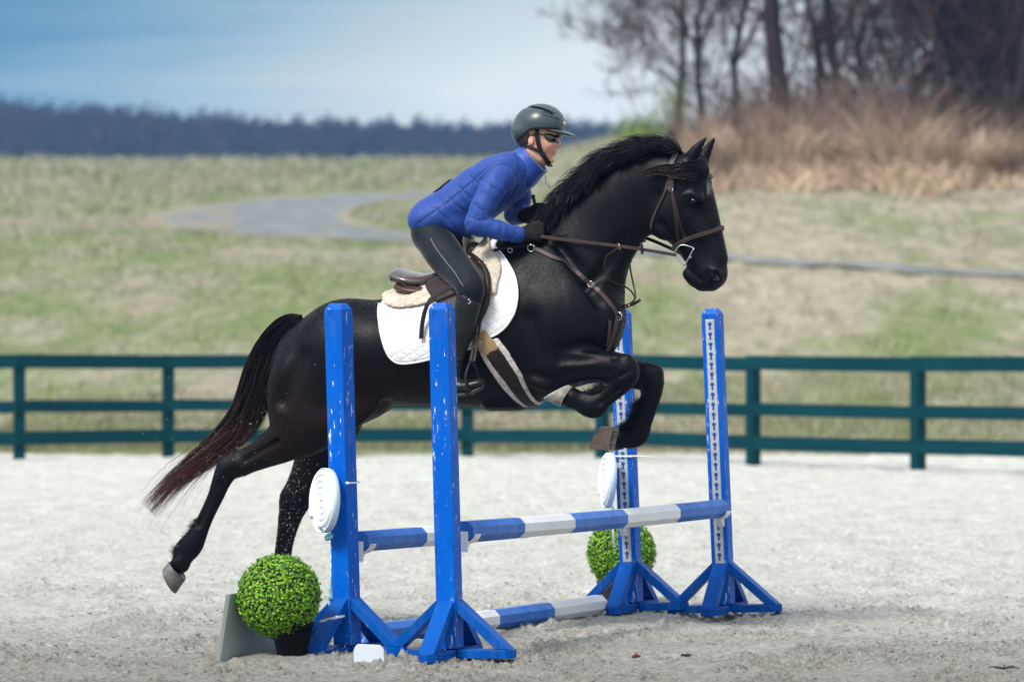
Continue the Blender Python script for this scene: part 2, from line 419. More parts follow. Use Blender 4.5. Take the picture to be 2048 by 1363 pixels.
# arena footing: churned crumbly sand, real relief
EDGE_Y = 50.6
sm = bpy.data.materials.new('sand_footing'); sm.use_nodes = True; t = sm.node_tree; b = t.nodes['Principled BSDF']; b.inputs['Roughness'].default_value = .92; b.inputs['Specular IOR Level'].default_value = .2
c = N(t, 'ShaderNodeTexCoord'); mpn = N(t, 'ShaderNodeMapping'); t.links.new(c.outputs['Object'], mpn.inputs[0])
mpn.inputs['Scale'].default_value = (1, .3, 1)
dry = mixc(t, ramp(t, nz(4, 8, .8), [(.36, 0.0), (.62, 1.0)]), (.56, .565, .515), (.78, .79, .735))
dry = mixc(t, ramp(t, nz(14, 6, .85), [(.36, 0.55), (.46, 0.0)]), dry, (.40, .36, .30))
mpn2 = N(t, 'ShaderNodeMapping'); t.links.new(c.outputs['Object'], mpn2.inputs[0]); mpn = mpn2
dry = mixc(t, ramp(t, nz(60, 3, .7), [(.30, 0.45), (.48, 0.0)]), dry, (.30, .265, .23))
dark = mixc(t, ramp(t, nz(22, 6, .75), [(.38, 1.0), (.56, 0.0)]), dry, (.20, .168, .130))
# darker tone over the nearest part of the ring, fading with distance
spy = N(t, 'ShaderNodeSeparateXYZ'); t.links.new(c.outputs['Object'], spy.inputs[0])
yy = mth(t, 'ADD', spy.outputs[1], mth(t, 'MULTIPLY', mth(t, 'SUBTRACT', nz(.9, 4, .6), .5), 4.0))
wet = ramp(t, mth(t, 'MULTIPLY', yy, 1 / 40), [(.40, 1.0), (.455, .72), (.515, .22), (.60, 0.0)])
near_col = mixc(t, ramp(t, nz(30, 6, .75), [(.35, 0.0), (.65, 1.0)]), (.165, .155, .128), (.385, .375, .325))
t.links.new(mixc(t, mth(t, 'MULTIPLY', wet, .85), mixc(t, ramp(t, wet, [(0.0, 0.25), (1.0, 1.0)]), dry, dark), near_col), b.inputs['Base Color'])
bp = N(t, 'ShaderNodeBump', i_Strength=1.0, i_Distance=.022); t.links.new(nz(52, 9, .85), bp.inputs['Height']); t.links.new(bp.outputs[0], b.inputs['Normal'])
T1 = tile_noise(512, 10, 60, 1, -.8); T2 = tile_noise(512, 40, 230, 2, -.35); T3 = tile_noise(256, 2, 14, 3, -1.0)
T1b = tile_noise(512, 10, 60, 11, -.8); T2b = tile_noise(512, 40, 230, 12, -.35)
def sand_z(X, Y):
    near = sstep((40 - Y) / 18)
    big = samp(T3, X / 7.3, Y / 7.9) * .010
    lump = np.maximum(samp(T1, X / 3.1, Y / 3.3), samp(T1b, X / 3.7, Y / 2.9)) 
    crumb = np.maximum(samp(T2, X / 3.3, Y / 3.7), samp(T2b, X / 2.7, Y / 3.1))
    patch = np.clip(.65 + .45 * samp(T3, X / 3.9 + .3, Y / 4.7), .25, 1.5)
    z = big + (np.clip(lump, -1.2, 3) - .5) * .0092 * patch + (np.clip(crumb, -1, 2.8) - .5) * (.0055 + .0035 * sstep((21.5 - Y) / 3)) * patch * (.5 + near * .5)
    return z - .004
xs = sorted(set([-v for v in grow(3.4, 60, .03, 1.05)] + list(np.arange(-3.39, 3.391, .0122)) + grow(3.4, 60, .03, 1.05)))
ys = [-8, -2, 4, 9, 12, 13.5, 14.5, 15.2] + list(np.arange(15.6, 20.4, .0125)) + list(np.arange(20.4, 24, .02)) + list(np.arange(24, 32, .035)) + list(np.arange(32, EDGE_Y, .09)) + [EDGE_Y]
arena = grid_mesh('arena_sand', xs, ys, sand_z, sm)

# crumbs and clods lying on the footing
rg = np.random.default_rng(31); n = 34000
cy = 15.8 + rg.uniform(0, 1, n) ** 1.25 * 9.0; cx = rg.uniform(-1, 1, n) * (cy * .135 + .2); cz = sand_z(cx, cy); cs = .0028 + .0062 * rg.uniform(0, 1, n) ** 3.5
dens = samp(T3, cx / 3.9 + .3, cy / 4.7); keep = dens > rg.normal(-.1, .6, n); cx, cy, cz, cs = cx[keep], cy[keep], cz[keep], cs[keep]; n = len(cx)
base8 = np.array([(1,0,0),(-1,0,0),(0,1,0),(0,-1,0),(0,0,1),(0,0,-1)], float)
V = base8[None] * rg.uniform(.6, 1.35, (n, 6, 1)) * cs[:, None, None] + rg.normal(0, .18, (n, 6, 3)) * cs[:, None, None]; V[:, :, 2] *= .8
V += np.stack([cx, cy, cz + cs * .35], 1)[:, None, :]
f8 = np.array([(0,2,4),(2,1,4),(1,3,4),(3,0,4),(2,0,5),(1,2,5),(3,1,5),(0,3,5)])
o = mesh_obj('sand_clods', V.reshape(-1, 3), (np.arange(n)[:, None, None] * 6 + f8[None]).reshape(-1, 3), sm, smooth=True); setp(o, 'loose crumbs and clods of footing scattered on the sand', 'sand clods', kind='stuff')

# far wood on the next rise: reads as one mass
fm = mat('winter_wood', (.026, .029, .046), .95, spec=.1, var=(.050, .044, .052), vscale=.12, vamt=1)
rng = np.random.default_rng(11); FV = []; FF = []
def addq(p, a, bb):
    k = len(FV); FV.extend([p - a - bb, p + a - bb, p + a + bb, p - a + bb]); FF.append((k, k+1, k+2, k+3))
for row in range(9):
    yy_ = 545 + row * 14
    for xx in np.arange(-150, 150, 2.1):
        x0 = xx + rng.uniform(-1.6, 1.6); y0 = yy_ + rng.uniform(-6, 6)
        pxx = 1024 + x0 * FPX / y0
        top = np.interp(pxx, [-600, 0, 120, 380, 600, 900, 1300, 2000], [164, 176, 194, 213, 228, 230, 234, 232])
        H = CAM_H + (681.5 - top) * y0 / FPX - float(ground_z(x0, y0)); H *= rng.uniform(.975, 1.0) * (1 + .04 * float(samp(TN, x0 / 60, .3 + row / 9))) * (1 - .010 * (8 - row))
        z0 = float(ground_z(x0, y0)); 
        v, f = tube([(x0, y0, z0 - .5), (x0, y0, z0 + H * .7)], [.3, .1], 4, False)
        k = len(FV); FV.extend([np.array(q) for q in v]); FF.extend([tuple(i + k for i in q) for q in f])
        cr = rng.uniform(3.0, 5.2)
        for _ in range(180):
            th = rng.uniform(0, 6.28); s = rng.uniform(0, 1) ** .6; h = rng.uniform(.02, 1) ** .6
            rr = cr * s * math.sqrt(max(.03, 1 - ((h - .52) / .50) ** 2))
            p = np.array([x0 + rr * math.cos(th), y0 + rr * math.sin(th), z0 + H * h * (1 - .15 * s * h)])
            l = rng.uniform(.35, .95) * (1.15 - h); a = np.array([rng.uniform(-.25, .25), rng.uniform(-.2, .2), 1]) * l; bb = np.array([1, rng.uniform(-.6, .6), rng.uniform(-.2, .2)]) * rng.uniform(.10, .34)
            addq(p, a, bb)
o = mesh_obj('far_wood', np.array(FV), FF, fm, smooth=False); setp(o, 'far band of bare winter woodland along the horizon behind the field', 'woodland', kind='stuff')

# ================================================================== TREES
bark = mat('bark', (.022, .016, .015), .95, spec=.1, var=(.048, .034, .028), vscale=5, vamt=1, bump=.5, bscale=20, stretch=(1, 1, .3))
bark2 = mat('twig_bark', (.095, .056, .042), .95, spec=.1, var=(.038, .024, .019), vscale=1.2, vamt=1)
leafm = mat('young_leaf', (.20, .30, .05), .7, var=(.30, .38, .09), vscale=3, vamt=1)
def tree_geo(seed, H, r0, lean=0.0, spread=1.0, depth=4, dens=1.0, vine=0):
    rnd = random.Random(seed); TV = []; TF = []; BV = []; BF = []
    def put(V, F, tgtV, tgtF):
        k = len(tgtV); tgtV.extend(V); tgtF.extend([tuple(i + k for i in f) for f in F])
    def limb(p, d, L, r, lev, up):
        nseg = max(3, int(5 - lev) + 1); pts = [p.copy()]; rad = [r]
        for i in range(nseg):
            d = (d + Vector((rnd.gauss(0, .13), rnd.gauss(0, .13), rnd.gauss(0, .10) + up * .08)) * (1 + .35 * lev)).normalized()
            p = p + d * (L / nseg); pts.append(p.copy()); rad.append(r * (1 - .62 * (i + 1) / nseg))
        n = 7 if lev == 0 else (5 if lev < 2 else 3)
        V, F = tube(pts, rad, n, False)
        put(V, F, TV if lev == 0 else BV, TF if lev == 0 else BF)
        if lev >= depth: return
        nb = int(({0: 11, 1: 6, 2: 6, 3: 6}[lev]) * dens + rnd.random())
        for _ in range(nb):
            f = rnd.uniform(.16 if lev == 0 else .15, 1.0); q = f * nseg; i = min(int(q), nseg - 1)
            pp = pts[i].lerp(pts[i + 1], q - i); rr = rad[i] + (rad[i + 1] - rad[i]) * (q - i)
            ax = (pts[i + 1] - pts[i]).normalized()
            side = Vector((rnd.gauss(0, 1), rnd.gauss(0, 1), rnd.gauss(0, .6))); side = (side - ax * side.dot(ax)).normalized()
            a = rnd.uniform(.55, 1.15) * (1 if lev else .9)
            if lev == 0 and f < .3: rr *= .5
            nd = (ax * math.cos(a) + side * math.sin(a) * spread).normalized()
            limb(pp, nd, L * rnd.uniform(.34, .60) * (1.1 - .35 * f), max(.010, rr * rnd.uniform(.38, .62)), lev + 1, up)
    limb(Vector((0, 0, -.2)), Vector((lean, 0, 1)).normalized(), H, r0, 0, 1.0)
    for _ in range(vine):
        p = Vector((rnd.uniform(-2, 2), rnd.uniform(-1, 1), 0)); d = Vector((rnd.uniform(-.4, .4), rnd.uniform(-.3, .3), 1)); pts = [p.copy()]
        for i in range(9):
            d = (d + Vector((rnd.gauss(0, .35), rnd.gauss(0, .3), rnd.gauss(0, .25)))).normalized(); p = p + d * rnd.uniform(.4, .8); pts.append(p.copy())
        V, F = tube(pts, [.025 * (1 - .08 * i) for i in range(10)], 3, False); put(V, F, BV, BF)
    return TV, TF, BV, BF
def place_tree(name, px, py, d, H, r0, seed, label, group, **kw):
    x = (px - 1024) * d / FPX; z = float(ground_z(x, d))
    root = empty(name, (x, d, z)); setp(root, label, 'tree', group)
    TV, TF, BV, BF = tree_geo(seed, H, r0, **kw)
    mesh_obj('trunk', TV, TF, bark, root); mesh_obj('crown', BV, BF, bark2, root, smooth=False)
    return root
GT = 'bare trees of the thicket behind the ring'
TR = [ # px, d, H, r, lean, label, depth/vine
 (1545, 108, 12.5, .30, .03, 'bare tree with the thickest trunk in the left half of the thicket'),
 (1692, 110, 11.5, .17, -.04, 'slim straight dark bare tree right of the thickest trunk'),
 (1790, 113, 11.5, .15, .14, 'thin bare tree leaning right, right of the slim straight dark tree'),
 (1880, 107, 12, .12, -.08, 'dark vine-tangled bare tree at the right part of the thicket'),
 (1985, 105, 12, .16, .05, 'dark bare tree rising near the right edge of the photo'),
 (2070, 108, 12, .18, -.12, 'bare tree leaning in from the right edge of the photo'),
 (1420, 115, 9.0, .12, -.12, 'small bare tree at the left end of the thicket, leaning left'),
 (1480, 118, 10, .13, -.05, 'spindly bare tree just left of the thickest trunk'),
]
for i, (px, d, H, r, ln, lb) in enumerate(TR):
    place_tree('bare_tree', px, 0, d, H, r, 100 + i, lb, GT, lean=ln, depth=4, dens=1.25, vine=14)
rng = random.Random(5)
for i in range(24):
    px = [1350, 1600, 1640, 1740, 1840, 1930, 1960, 2025, 2110, 1820, 1850, 1890, 1700, 1770, 1810, 1860, 1900, 1945, 1990, 2040, 2075, 1915, 1975, 2010][i]
    place_tree('bare_tree', px, 0, rng.uniform(114, 130), rng.uniform(7, 11) if i < 9 else rng.uniform(5.0, 8.0), rng.uniform(.08, .14), 300 + i,
        'one of the thin bare trees crowded at the back of the thicket', 'thin bare trees at the back of the thicket', lean=rng.uniform(-.5, .5) if i >= 9 else rng.uniform(-.2, .2), depth=4, dens=.95, vine=7)
# leafing sapling at the left end
def leafy(name, px, d, w, h, n, label, cat, group=None, z0=0.0, lm=leafm):
    x = (px - 1024) * d / FPX; z = float(ground_z(x, d)); root = empty(name, (x, d, z)); setp(root, label, cat, group)
    rg = np.random.default_rng(int(px)); V = []; F = []; S = MB()
    for k in range(14):
        a = rg.uniform(0, 6.28); q = rg.uniform(.2, w)
        pts = [(0, 0, -.1), (q * .4 * math.cos(a), q * .4 * math.sin(a), h * .45), (q * math.cos(a), q * math.sin(a), h * rg.uniform(.7, 1))]
        S.tube(pts, [.03, .018, .006], 4, cap=False)
        for j in range(n // 14):
            tt = rg.uniform(.15, 1); p = np.array(pts[1]) * (1 - tt) + np.array(pts[2]) * tt + rg.normal(0, .22, 3)
            u = rg.normal(0, 1, 3); u /= np.linalg.norm(u); v = np.cross(u, rg.normal(0, 1, 3)); v /= np.linalg.norm(v); s = rg.uniform(.03, .06)
            kk = len(V); V += [p - u * s, p + v * s * .6, p + u * s, p - v * s * .6]; F.append((kk, kk + 1, kk + 2, kk + 3))
    S.build('trunk', bark, root); mesh_obj('crown', V, F, lm, root, smooth=False); return root
leafy('leafing_shrub', 1285, 116, 1.0, 1.9, 2400, 'light green leafing shrub at the left end of the thicket, behind the horse mane', 'shrub')
leafy('leafing_sapling', 1345, 119, .8, 3.0, 700, 'taller loose green sapling standing right of the light green shrub', 'sapling')

# dry brush and tall dead grass at the foot of the trees
def brushmat(n, c1, c2): return mat(n, c1, .95, var=c2, vscale=.9, vamt=1)
bm1 = brushmat('dry_brush', (.22, .155, .11), (.38, .28, .195)); bm2 = brushmat('straw_grass', (.62, .48, .34), (.42, .31, .215)); bm3 = brushmat('dark_brush', (.10, .066, .050), (.19, .13, .10))
def blades(n, xr, yr, hr, wid, seed, curve=.25):
    rg = np.random.default_rng(seed); x = rg.uniform(*xr, n); y = rg.uniform(*yr, n); y = y + (2.2 * samp(TN, x / 25, .37) + 1.0 * samp(TN, x / 7, .61) if yr[0] > 90 else 0); z = ground_z(x, y); h = rg.uniform(*hr, n)
    h = h * np.clip(1 + .28 * samp(TN, x / 14, y / 9), .45, 1.6)
    a = rg.uniform(0, 6.28, n); lx = rg.normal(0, curve, n) * h; ly = rg.normal(0, curve, n) * h; w = rg.uniform(.5, 1.3, n) * wid
    dx = np.cos(a) * w; dy = np.sin(a) * w
    P = lambda f, g, s: np.stack([x + lx * f + dx * s, y + ly * f + dy * s, z + h * g], 1)
    V = np.stack([P(0, -.05, -1), P(0, -.05, 1), P(.35, .6, -.8), P(.35, .6, .8), P(1, 1, -.25), P(1, 1, .25)], 1).reshape(-1, 3)
    i = np.arange(n)[:, None] * 6; F = np.concatenate([i + np.array([[0, 1, 3, 2]]), i + np.array([[2, 3, 5, 4]])])
    return V, F
V, F = blades(36000, (4.6, 26), (101.5, 116), (.4, 1.7), .018, 21, .5); o = mesh_obj('dry_brush', V, F, bm1, smooth=False); setp(o, 'brown dry brush filling the foot of the thicket', 'brush', kind='stuff')
V, F = blades(17000, (5.6, 26), (107, 125), (.9, 2.3), .022, 22, .45); o = mesh_obj('dark_undergrowth', V, F, bm3, smooth=False); setp(o, 'dark twiggy undergrowth between the trunks of the thicket', 'undergrowth', kind='stuff')
V, F = blades(17000, (3.6, 26), (97.5, 104), (.08, .6), .02, 23, .9); o = mesh_obj('dead_grass', V, F, bm2, smooth=False); setp(o, 'pale matted dead grass along the edge of the thicket', 'grass', kind='stuff')
CL = [(1460, 101, 'pale straw clump right behind the horse poll'), (1620, 100.5, 'rounded straw clump below the thickest trunk'), (1735, 100, 'wide tawny grass clump right of centre at the thicket edge'),
      (1860, 100.5, 'upright orange-brown grass clump below the vine-tangled tree'), (1960, 99.5, 'low pale arching grass clump near the right edge of the photo')]
for i, (px, d, lb) in enumerate(CL):
    x = (px - 1024) * d / FPX; rg = np.random.default_rng(60 + i); n = 1300; z0 = float(ground_z(x, d))
    a = rg.uniform(0, 6.28, n); q = rg.uniform(0, 1, n) ** .5; R_ = .45 + .12 * (i % 3); hh = rg.uniform(.45, 1.5, n) * (1.1 - .45 * q)
    bx = np.cos(a) * q * R_ * .6; by = np.sin(a) * q * R_ * .6; tx = np.cos(a) * q * R_ * 2.1 + rg.normal(.12 * (i - 2), .30, n); ty = np.sin(a) * q * R_ * 2.1; w = .012
    px_ = -np.sin(a) * w; py_ = np.cos(a) * w
    def P(f, g, s): return np.stack([bx + (tx - bx) * f + px_ * s, by + (ty - by) * f + py_ * s, hh * g], 1)
    V = np.stack([P(0, -.05, -1), P(0, -.05, 1), P(.3, .62, -1), P(.3, .62, 1), P(.7, 1, -.7), P(.7, 1, .7), P(1.1, .93, -.2), P(1.1, .93, .2)], 1).reshape(-1, 3)
    ii = np.arange(n)[:, None] * 8; F = np.concatenate([ii + np.array([[0, 1, 3, 2]]), ii + np.array([[2, 3, 5, 4]]), ii + np.array([[4, 5, 7, 6]])])
    o = mesh_obj('grass_clump', V, F, bm2, smooth=False); o.location = (x, d, z0); setp(o, lb, 'grass clump', 'straw grass clumps along the thicket edge')
leafy('vine_thicket', 1965, 108, 1.7, 5.2, 5200, 'nearly black vine tangle hanging in the trees at the right edge of the thicket', 'vine', lm=mat('dark_vine', (.020, .014, .011), .9, spec=.1, var=(.060, .036, .026), vscale=2, vamt=1))
# tufts over the near pasture
tm1 = brushmat('pasture_tufts', (0.3348, 0.32, 0.2294), (0.2852, 0.2688, 0.186)); tm2 = brushmat('green_tufts', (0.1674, 0.2176, 0.0806), (0.2108, 0.2496, 0.1178))
PATHPOLY = np.array(list(OUT) + list(INN)[::-1] + [], float); PATHPOLY = np.concatenate([catmull(OUT, 3), catmull(INN, 3)[::-1]])
def tufts(n, x0, x1, y0, y1, hr, wid, seed, m, name, label, gsign):
    rg = np.random.default_rng(seed); n3 = n * 3; y = rg.uniform(y0, y1, n3); x = rg.uniform(-1, 1, n3) * (y * .17 + 1.5); z = ground_z(x, y)
    px = 1024 + x * FPX / y; py = 681.5 - (z - CAM_H) * FPX / y
    k = (poly_sd(PATHPOLY, px, py) > 5) & (rg.uniform(-1.2, 1.2, n3) < gsign * samp(TN, x / 9 + .2, y / 30) + .2); x, y, z = x[k][:n], y[k][:n], z[k][:n]; n = len(x)
    sc = y / 70; h = rg.uniform(*hr, n) * sc; a = rg.uniform(0, 6.28, n); lx = rg.normal(0, 1.0, n) * h; ly = rg.normal(0, .8, n) * h; w = wid * sc
    dx = np.cos(a) * w; dy = np.sin(a) * w
    P = lambda f, g, q: np.stack([x + lx * f + dx * q, y + ly * f + dy * q, z + h * g], 1)
    V = np.stack([P(0, -.05, -1), P(0, -.05, 1), P(1, 1, .4), P(1, 1, -.4)], 1).reshape(-1, 3); F = np.arange(n)[:, None] * 4 + np.arange(4)[None]
    o = mesh_obj(name, V, F, m, smooth=False); setp(o, label, 'grass', kind='stuff')
tufts(42000, 0, 0, 52, 250, (.03, .13), .014, 31, tm1, 'pasture_grass', 'straw-coloured winter grass tufts over the sloping pasture', 1)
tufts(18000, 0, 0, 52, 250, (.03, .11), .014, 32, tm2, 'green_grass', 'green grass tufts coming up through the pasture', -1)
# rough unmown grass along the arena edge
em = brushmat('edge_grass', (0.2108, 0.1856, 0.1116), (0.124, 0.1408, 0.0558))
V, F = blades(42000, (-11, 11), (50.65, 62), (.02, .10), .006, 24, .6); o = mesh_obj('edge_grass', V, F, em, smooth=False); setp(o, 'short rough grass growing behind the rail fence', 'grass', kind='stuff')

V, F = blades(2600, (-11, 11), (50.4, 51.2), (.08, .22), .006, 26, .5); o = mesh_obj('edge_weeds', V, F, em, smooth=False); setp(o, 'taller weeds along the outside edge of the sand ring', 'weeds', kind='stuff')
# ================================================================== FENCE
fmat = mat('dark_green_paint', (.0, .030, .042), .6, spec=.08, var=(.001, .042, .052), vscale=3, vamt=1, bump=.25, bscale=30, stretch=(.25, .25, 4))
fr = empty('rail_fence', (-5.7, 48.5, 0)); setp(fr, 'dark green three-rail board fence running along the far side of the sand ring', 'fence')
FP = [(-9.4, 48.2), (-7.5, 48.3), (-5.70, 48.5), (-4.05, 49.4), (-2.25, 49.7), (-.53, 49.8), (1.05, 48.8), (2.68, 46.6), (4.30, 44.4), (5.95, 42.2), (7.6, 40.0)]
for i, (x, y) in enumerate(FP):
    B = MB(); a, bb = FP[max(i - 1, 0)], FP[min(i + 1, len(FP) - 1)]; yaw = math.atan2(bb[1] - a[1], bb[0] - a[0])
    B.box((x + 5.7, y - 48.5 + .085, .56), (.125, .125, 1.30), Matrix.Rotation(yaw, 3, 'Z')); B.build('post', fmat, fr, bevel=.006)
rngf = random.Random(3)
for i in range(len(FP) - 1):
    a = Vector((*FP[i], 0)); bb = Vector((*FP[i + 1], 0)); dvec = bb - a; yaw = math.atan2(dvec.y, dvec.x)
    for (z0, z1) in ((1.045, 1.205), (.545, .685), (.165, .325)):
        j0 = rngf.uniform(-.018, .018); j1 = rngf.uniform(-.018, .018); L = dvec.length - .004
        c = (a + bb) / 2; rot = Matrix.Rotation(yaw, 3, 'Z') @ Matrix.Rotation(-math.atan2(j1 - j0, L), 3, 'Y')
        B = MB(); B.box((c.x + 5.7, c.y - 48.5, (z0 + z1) / 2 + (j0 + j1) / 2), (L, .03, z1 - z0), rot); B.build('rail', fmat, fr, bevel=.004)

# ================================================================== JUMP
def wood_paint(name, base, worn, thr=.70, spec=.3, thr2=.62, under=(.75, .78, .80), sc=(9, 9, 1.6), chip=8.0):
    m = mat(name, base, .42, spec=spec, var=worn, vscale=3, vamt=1, bump=.25, bscale=35, stretch=(1, 1, .15), bdist=.004)
    t = m.node_tree; b = t.nodes['Principled BSDF']; src = b.inputs['Base Color'].links[0].from_socket
    c = N(t, 'ShaderNodeTexCoord'); mp = N(t, 'ShaderNodeMapping'); mp.inputs['Scale'].default_value = sc; t.links.new(c.outputs['Object'], mp.inputs[0])
    n = N(t, 'ShaderNodeTexNoise', i_Scale=chip, i_Detail=6.0, i_Roughness=.75); t.links.new(mp.outputs[0], n.inputs[0])
    n0 = N(t, 'ShaderNodeTexNoise', i_Scale=1.3, i_Detail=2.0); t.links.new(mp.outputs[0], n0.inputs[0])
    f = ramp(t, mth(t, 'MULTIPLY_ADD', n0.outputs[0], .22, mth(t, 'MULTIPLY', n.outputs[0], .9)), [(thr, 0.0), (thr + .012, 1.0)])
    t.links.new(mixc(t, f, src, under), b.inputs['Base Color'])
    n3 = N(t, 'ShaderNodeTexNoise', i_Scale=14.0, i_Detail=4.0); t.links.new(c.outputs['Object'], n3.inputs[0])
    t.links.new(ramp(t, n3.outputs[0], [(.3, .32), (.7, .58)]), b.inputs['Roughness'])
    return m
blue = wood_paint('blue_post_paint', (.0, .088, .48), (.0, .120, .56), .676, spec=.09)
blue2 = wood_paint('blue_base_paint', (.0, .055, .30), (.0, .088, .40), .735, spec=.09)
for m_ in (blue, blue2):       # dust and grime rubbed into the paint
    t = m_.node_tree; b = t.nodes['Principled BSDF']; src = b.inputs['Base Color'].links[0].from_socket
    c = N(t, 'ShaderNodeTexCoord'); mp_ = N(t, 'ShaderNodeMapping'); mp_.inputs['Scale'].default_value = (5, 5, 1.1); t.links.new(c.outputs['Object'], mp_.inputs[0])
    n = N(t, 'ShaderNodeTexNoise', i_Scale=3.0, i_Detail=8.0, i_Roughness=.75); t.links.new(mp_.outputs[0], n.inputs[0])
    cc = mixc(t, ramp(t, n.outputs[0], [(.52, 0.0), (.72, .30)]), src, (.10, .15, .24)); n = N(t, 'ShaderNodeTexNoise', i_Scale=9.0, i_Detail=6.0, i_Roughness=.8); t.links.new(mp_.outputs[0], n.inputs[0])
    t.links.new(mixc(t, ramp(t, n.outputs[0], [(.34, .5), (.44, 0.0)]), cc, (.001, .020, .10)), b.inputs['Base Color'])
pblue = wood_paint('blue_pole_paint', (.010, .100, .43), (.035, .16, .52), .70, under=(.34, .42, .56), sc=(4, 4, 4))
pwhite = wood_paint('white_pole_paint', (.74, .76, .77), (.62, .65, .67), .74, under=(.42, .38, .33), sc=(4, 4, 4))
plast = mat('white_plastic', (.80, .81, .82), .35); zipm = mat('zip_tie_nylon', (.82, .84, .85), .4)
stripm = mat('grey_track_metal', (.55, .60, .62), .45, metal=.3, var=(.42, .46, .48), vscale=20, vamt=1)
hole = mat('hole_shadow_blue', (.004, .05, .28), .5)
HP = 1.535
def ring_pts(sz): h = sz / 2; return [(-h, -h), (h, -h), (h, h), (-h, h)]
def standard(px_top, d, yaw, lean, label, name='jump_standard', feet=(.30, .30, .30, .30), strips=()):
    zt = CAM_H - (606 - 681.5) * d / FPX
    lean = R(lean); xt = (px_top - 1024) * d / FPX; x0 = xt + math.sin(lean) * HP
    root = empty(name, (x0, d, .0), (0, -lean, 0)); setp(root, label, 'jump standard', 'blue jump standards of the oxer')
    root.rotation_mode = 'XYZ'
    yawm = Matrix.Rotation(yaw, 3, 'Z'); s = .0895
    B = MB(); V = [(x, y, z) for z in (.045, HP - .028) for (x, y) in ring_pts(s)] + [(x, y, HP) for (x, y) in ring_pts(s * .62)]
    F = [(3, 2, 1, 0)] + [(a, (a + 1) % 4, 4 + (a + 1) % 4, 4 + a) for a in range(4)] + [(4 + a, 4 + (a + 1) % 4, 8 + (a + 1) % 4, 8 + a) for a in range(4)] + [(8, 9, 10, 11)]
    # slightly uneven, hand-cut timber
    B.add([yawm @ Vector(v) for v in V], F); B.build('post', blue, root, bevel=.003)
    for k in range(4):
        a = yaw + k * math.pi / 2 - math.pi / 2; L = feet[k]
        rot = Matrix.Rotation(a, 3, 'Z'); w = .088; th = .04
        # foot plate with chamfered nose
        P = [(.0455, -w/2), (L - .03, -w/2), (L, -w/2 + .03), (L, w/2 - .03), (L - .03, w/2), (.0455, w/2)]
        V = [Vector((x, y, z)) for z in (.002, th) for (x, y) in P]; n = 6
        F = [tuple(range(n - 1, -1, -1)), tuple(range(n, 2 * n))] + [(i, (i + 1) % n, n + (i + 1) % n, n + i) for i in range(n)]
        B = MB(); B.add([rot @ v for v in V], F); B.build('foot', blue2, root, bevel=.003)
        # brace: board from post face down to the foot end
        t_ = .036; wb = .074; H2 = .255
        prof = [(.0455, H2), (.0455, H2 - .052), (L - .075, th + .002), (L - .018, th + .002), (.0455 + .004, H2)]
        prof = [(.046, H2), (.046, H2 - .055), (L - .078, th + .001), (L - .016, th + .001)]
        V = [Vector((x, y, z)) for y in (-wb/2, wb/2) for (x, z) in prof]
        F = [(3, 2, 1, 0), (4, 5, 6, 7)] + [(i, (i + 1) % 4, 4 + (i + 1) % 4, 4 + i) for i in range(4)]
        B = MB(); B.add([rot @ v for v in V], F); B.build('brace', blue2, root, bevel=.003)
    for k in strips:
        a = yaw + k * math.pi / 2 - math.pi / 2; rot = Matrix.Rotation(a, 3, 'Z'); X = s / 2 + .0035; w = .046
        B = MB(); B.box(rot @ Vector((X - .0015, 0, .86)), (.004, w, 1.24), rot)
        st = B.build('keyhole_strip', stripm, root, bevel=.001)
        H = MB()
        for q in range(24):
            z0 = .285 + q * .0505; pts = [(math.cos(u) * .0105, math.sin(u) * .0105 + z0 + .010) for u in [math.pi * 1.5 + .45 + i * (2 * math.pi - .9) / 9 for i in range(10)]]
            pts += [(-.0052, z0 - .019), (.0052, z0 - .019)]
            V = [rot @ Vector((X + .0012, y, z)) for (y, z) in pts]; H.add(V, [tuple(range(len(V)))])
        H.build('keyhole', hole, st)
    return root
YA, YB, YC, YD = R(-31), R(-21), R(-22), R(-20)
# k=0 faces the camera side along the pole line, k=1 right, k=2 away, k=3 left
SA = standard(676, 18.35, YA, 1.6, 'near left blue standard with a spiral foam disc and a green ball bush', strips=(2,))
SB = standard(883, 18.15, YB, 1.5, 'near right blue standard standing in front of the rider boot, paint chipped white', strips=(2,))
SC = standard(1240, 21.35, YC, 2.4, 'far left blue standard below the horse forelegs, with a ball bush behind it', strips=(0,))
SD = standard(1424, 21.2, YD, 2.4, 'far right blue standard with its whole grey keyhole strip in view', strips=(0,))

def pole(name, A, B_, r, stripes, label, n=8, group='striped jump poles'):
    A = Vector(A); B_ = Vector(B_); L = (B_ - A).length; ax = (B_ - A).normalized()
    root = empty(name, A); setp(root, label, 'jump pole', group)
    side = ax.cross(Vector((0, 0, 1))).normalized(); up = side.cross(ax)
    pos = 0
    tot = sum(s for s, _ in stripes)
    for (s, cl) in stripes:
        a = pos / tot * L; bq = (pos + s) / tot * L; pos += s
        V = []; F = []; m = 5
        for i in range(m):
            q = a + (bq - a) * i / (m - 1); sag = -.006 * math.sin(math.pi * q / L)
            for k in range(n):
                an = 2 * math.pi * (k + .5) / n
                V.append(ax * q + side * math.cos(an) * r + up * (math.sin(an) * r + sag))
        for i in range(m - 1):
            for k in range(n): F.append((i*n+k, i*n+(k+1)%n, (i+1)*n+(k+1)%n, (i+1)*n+k))
        if pos - s == 0: F.append(tuple(range(n)))
        if abs(pos - tot) < 1e-6: F.append(tuple(range(m*n-1, (m-1)*n-1, -1)))
        mesh_obj('stripe', V, F, pblue if cl == 'b' else pwhite, root, smooth=False)['label'] = ('blue' if cl == 'b' else 'white') + ' painted stripe'
    return root
S5 = [(1, 'b'), (1, 'w'), (1, 'b'), (1, 'w'), (1, 'b')]
pB0 = at(928, 1062, 18.28); pB1 = at(1441, 1016, 21.1)
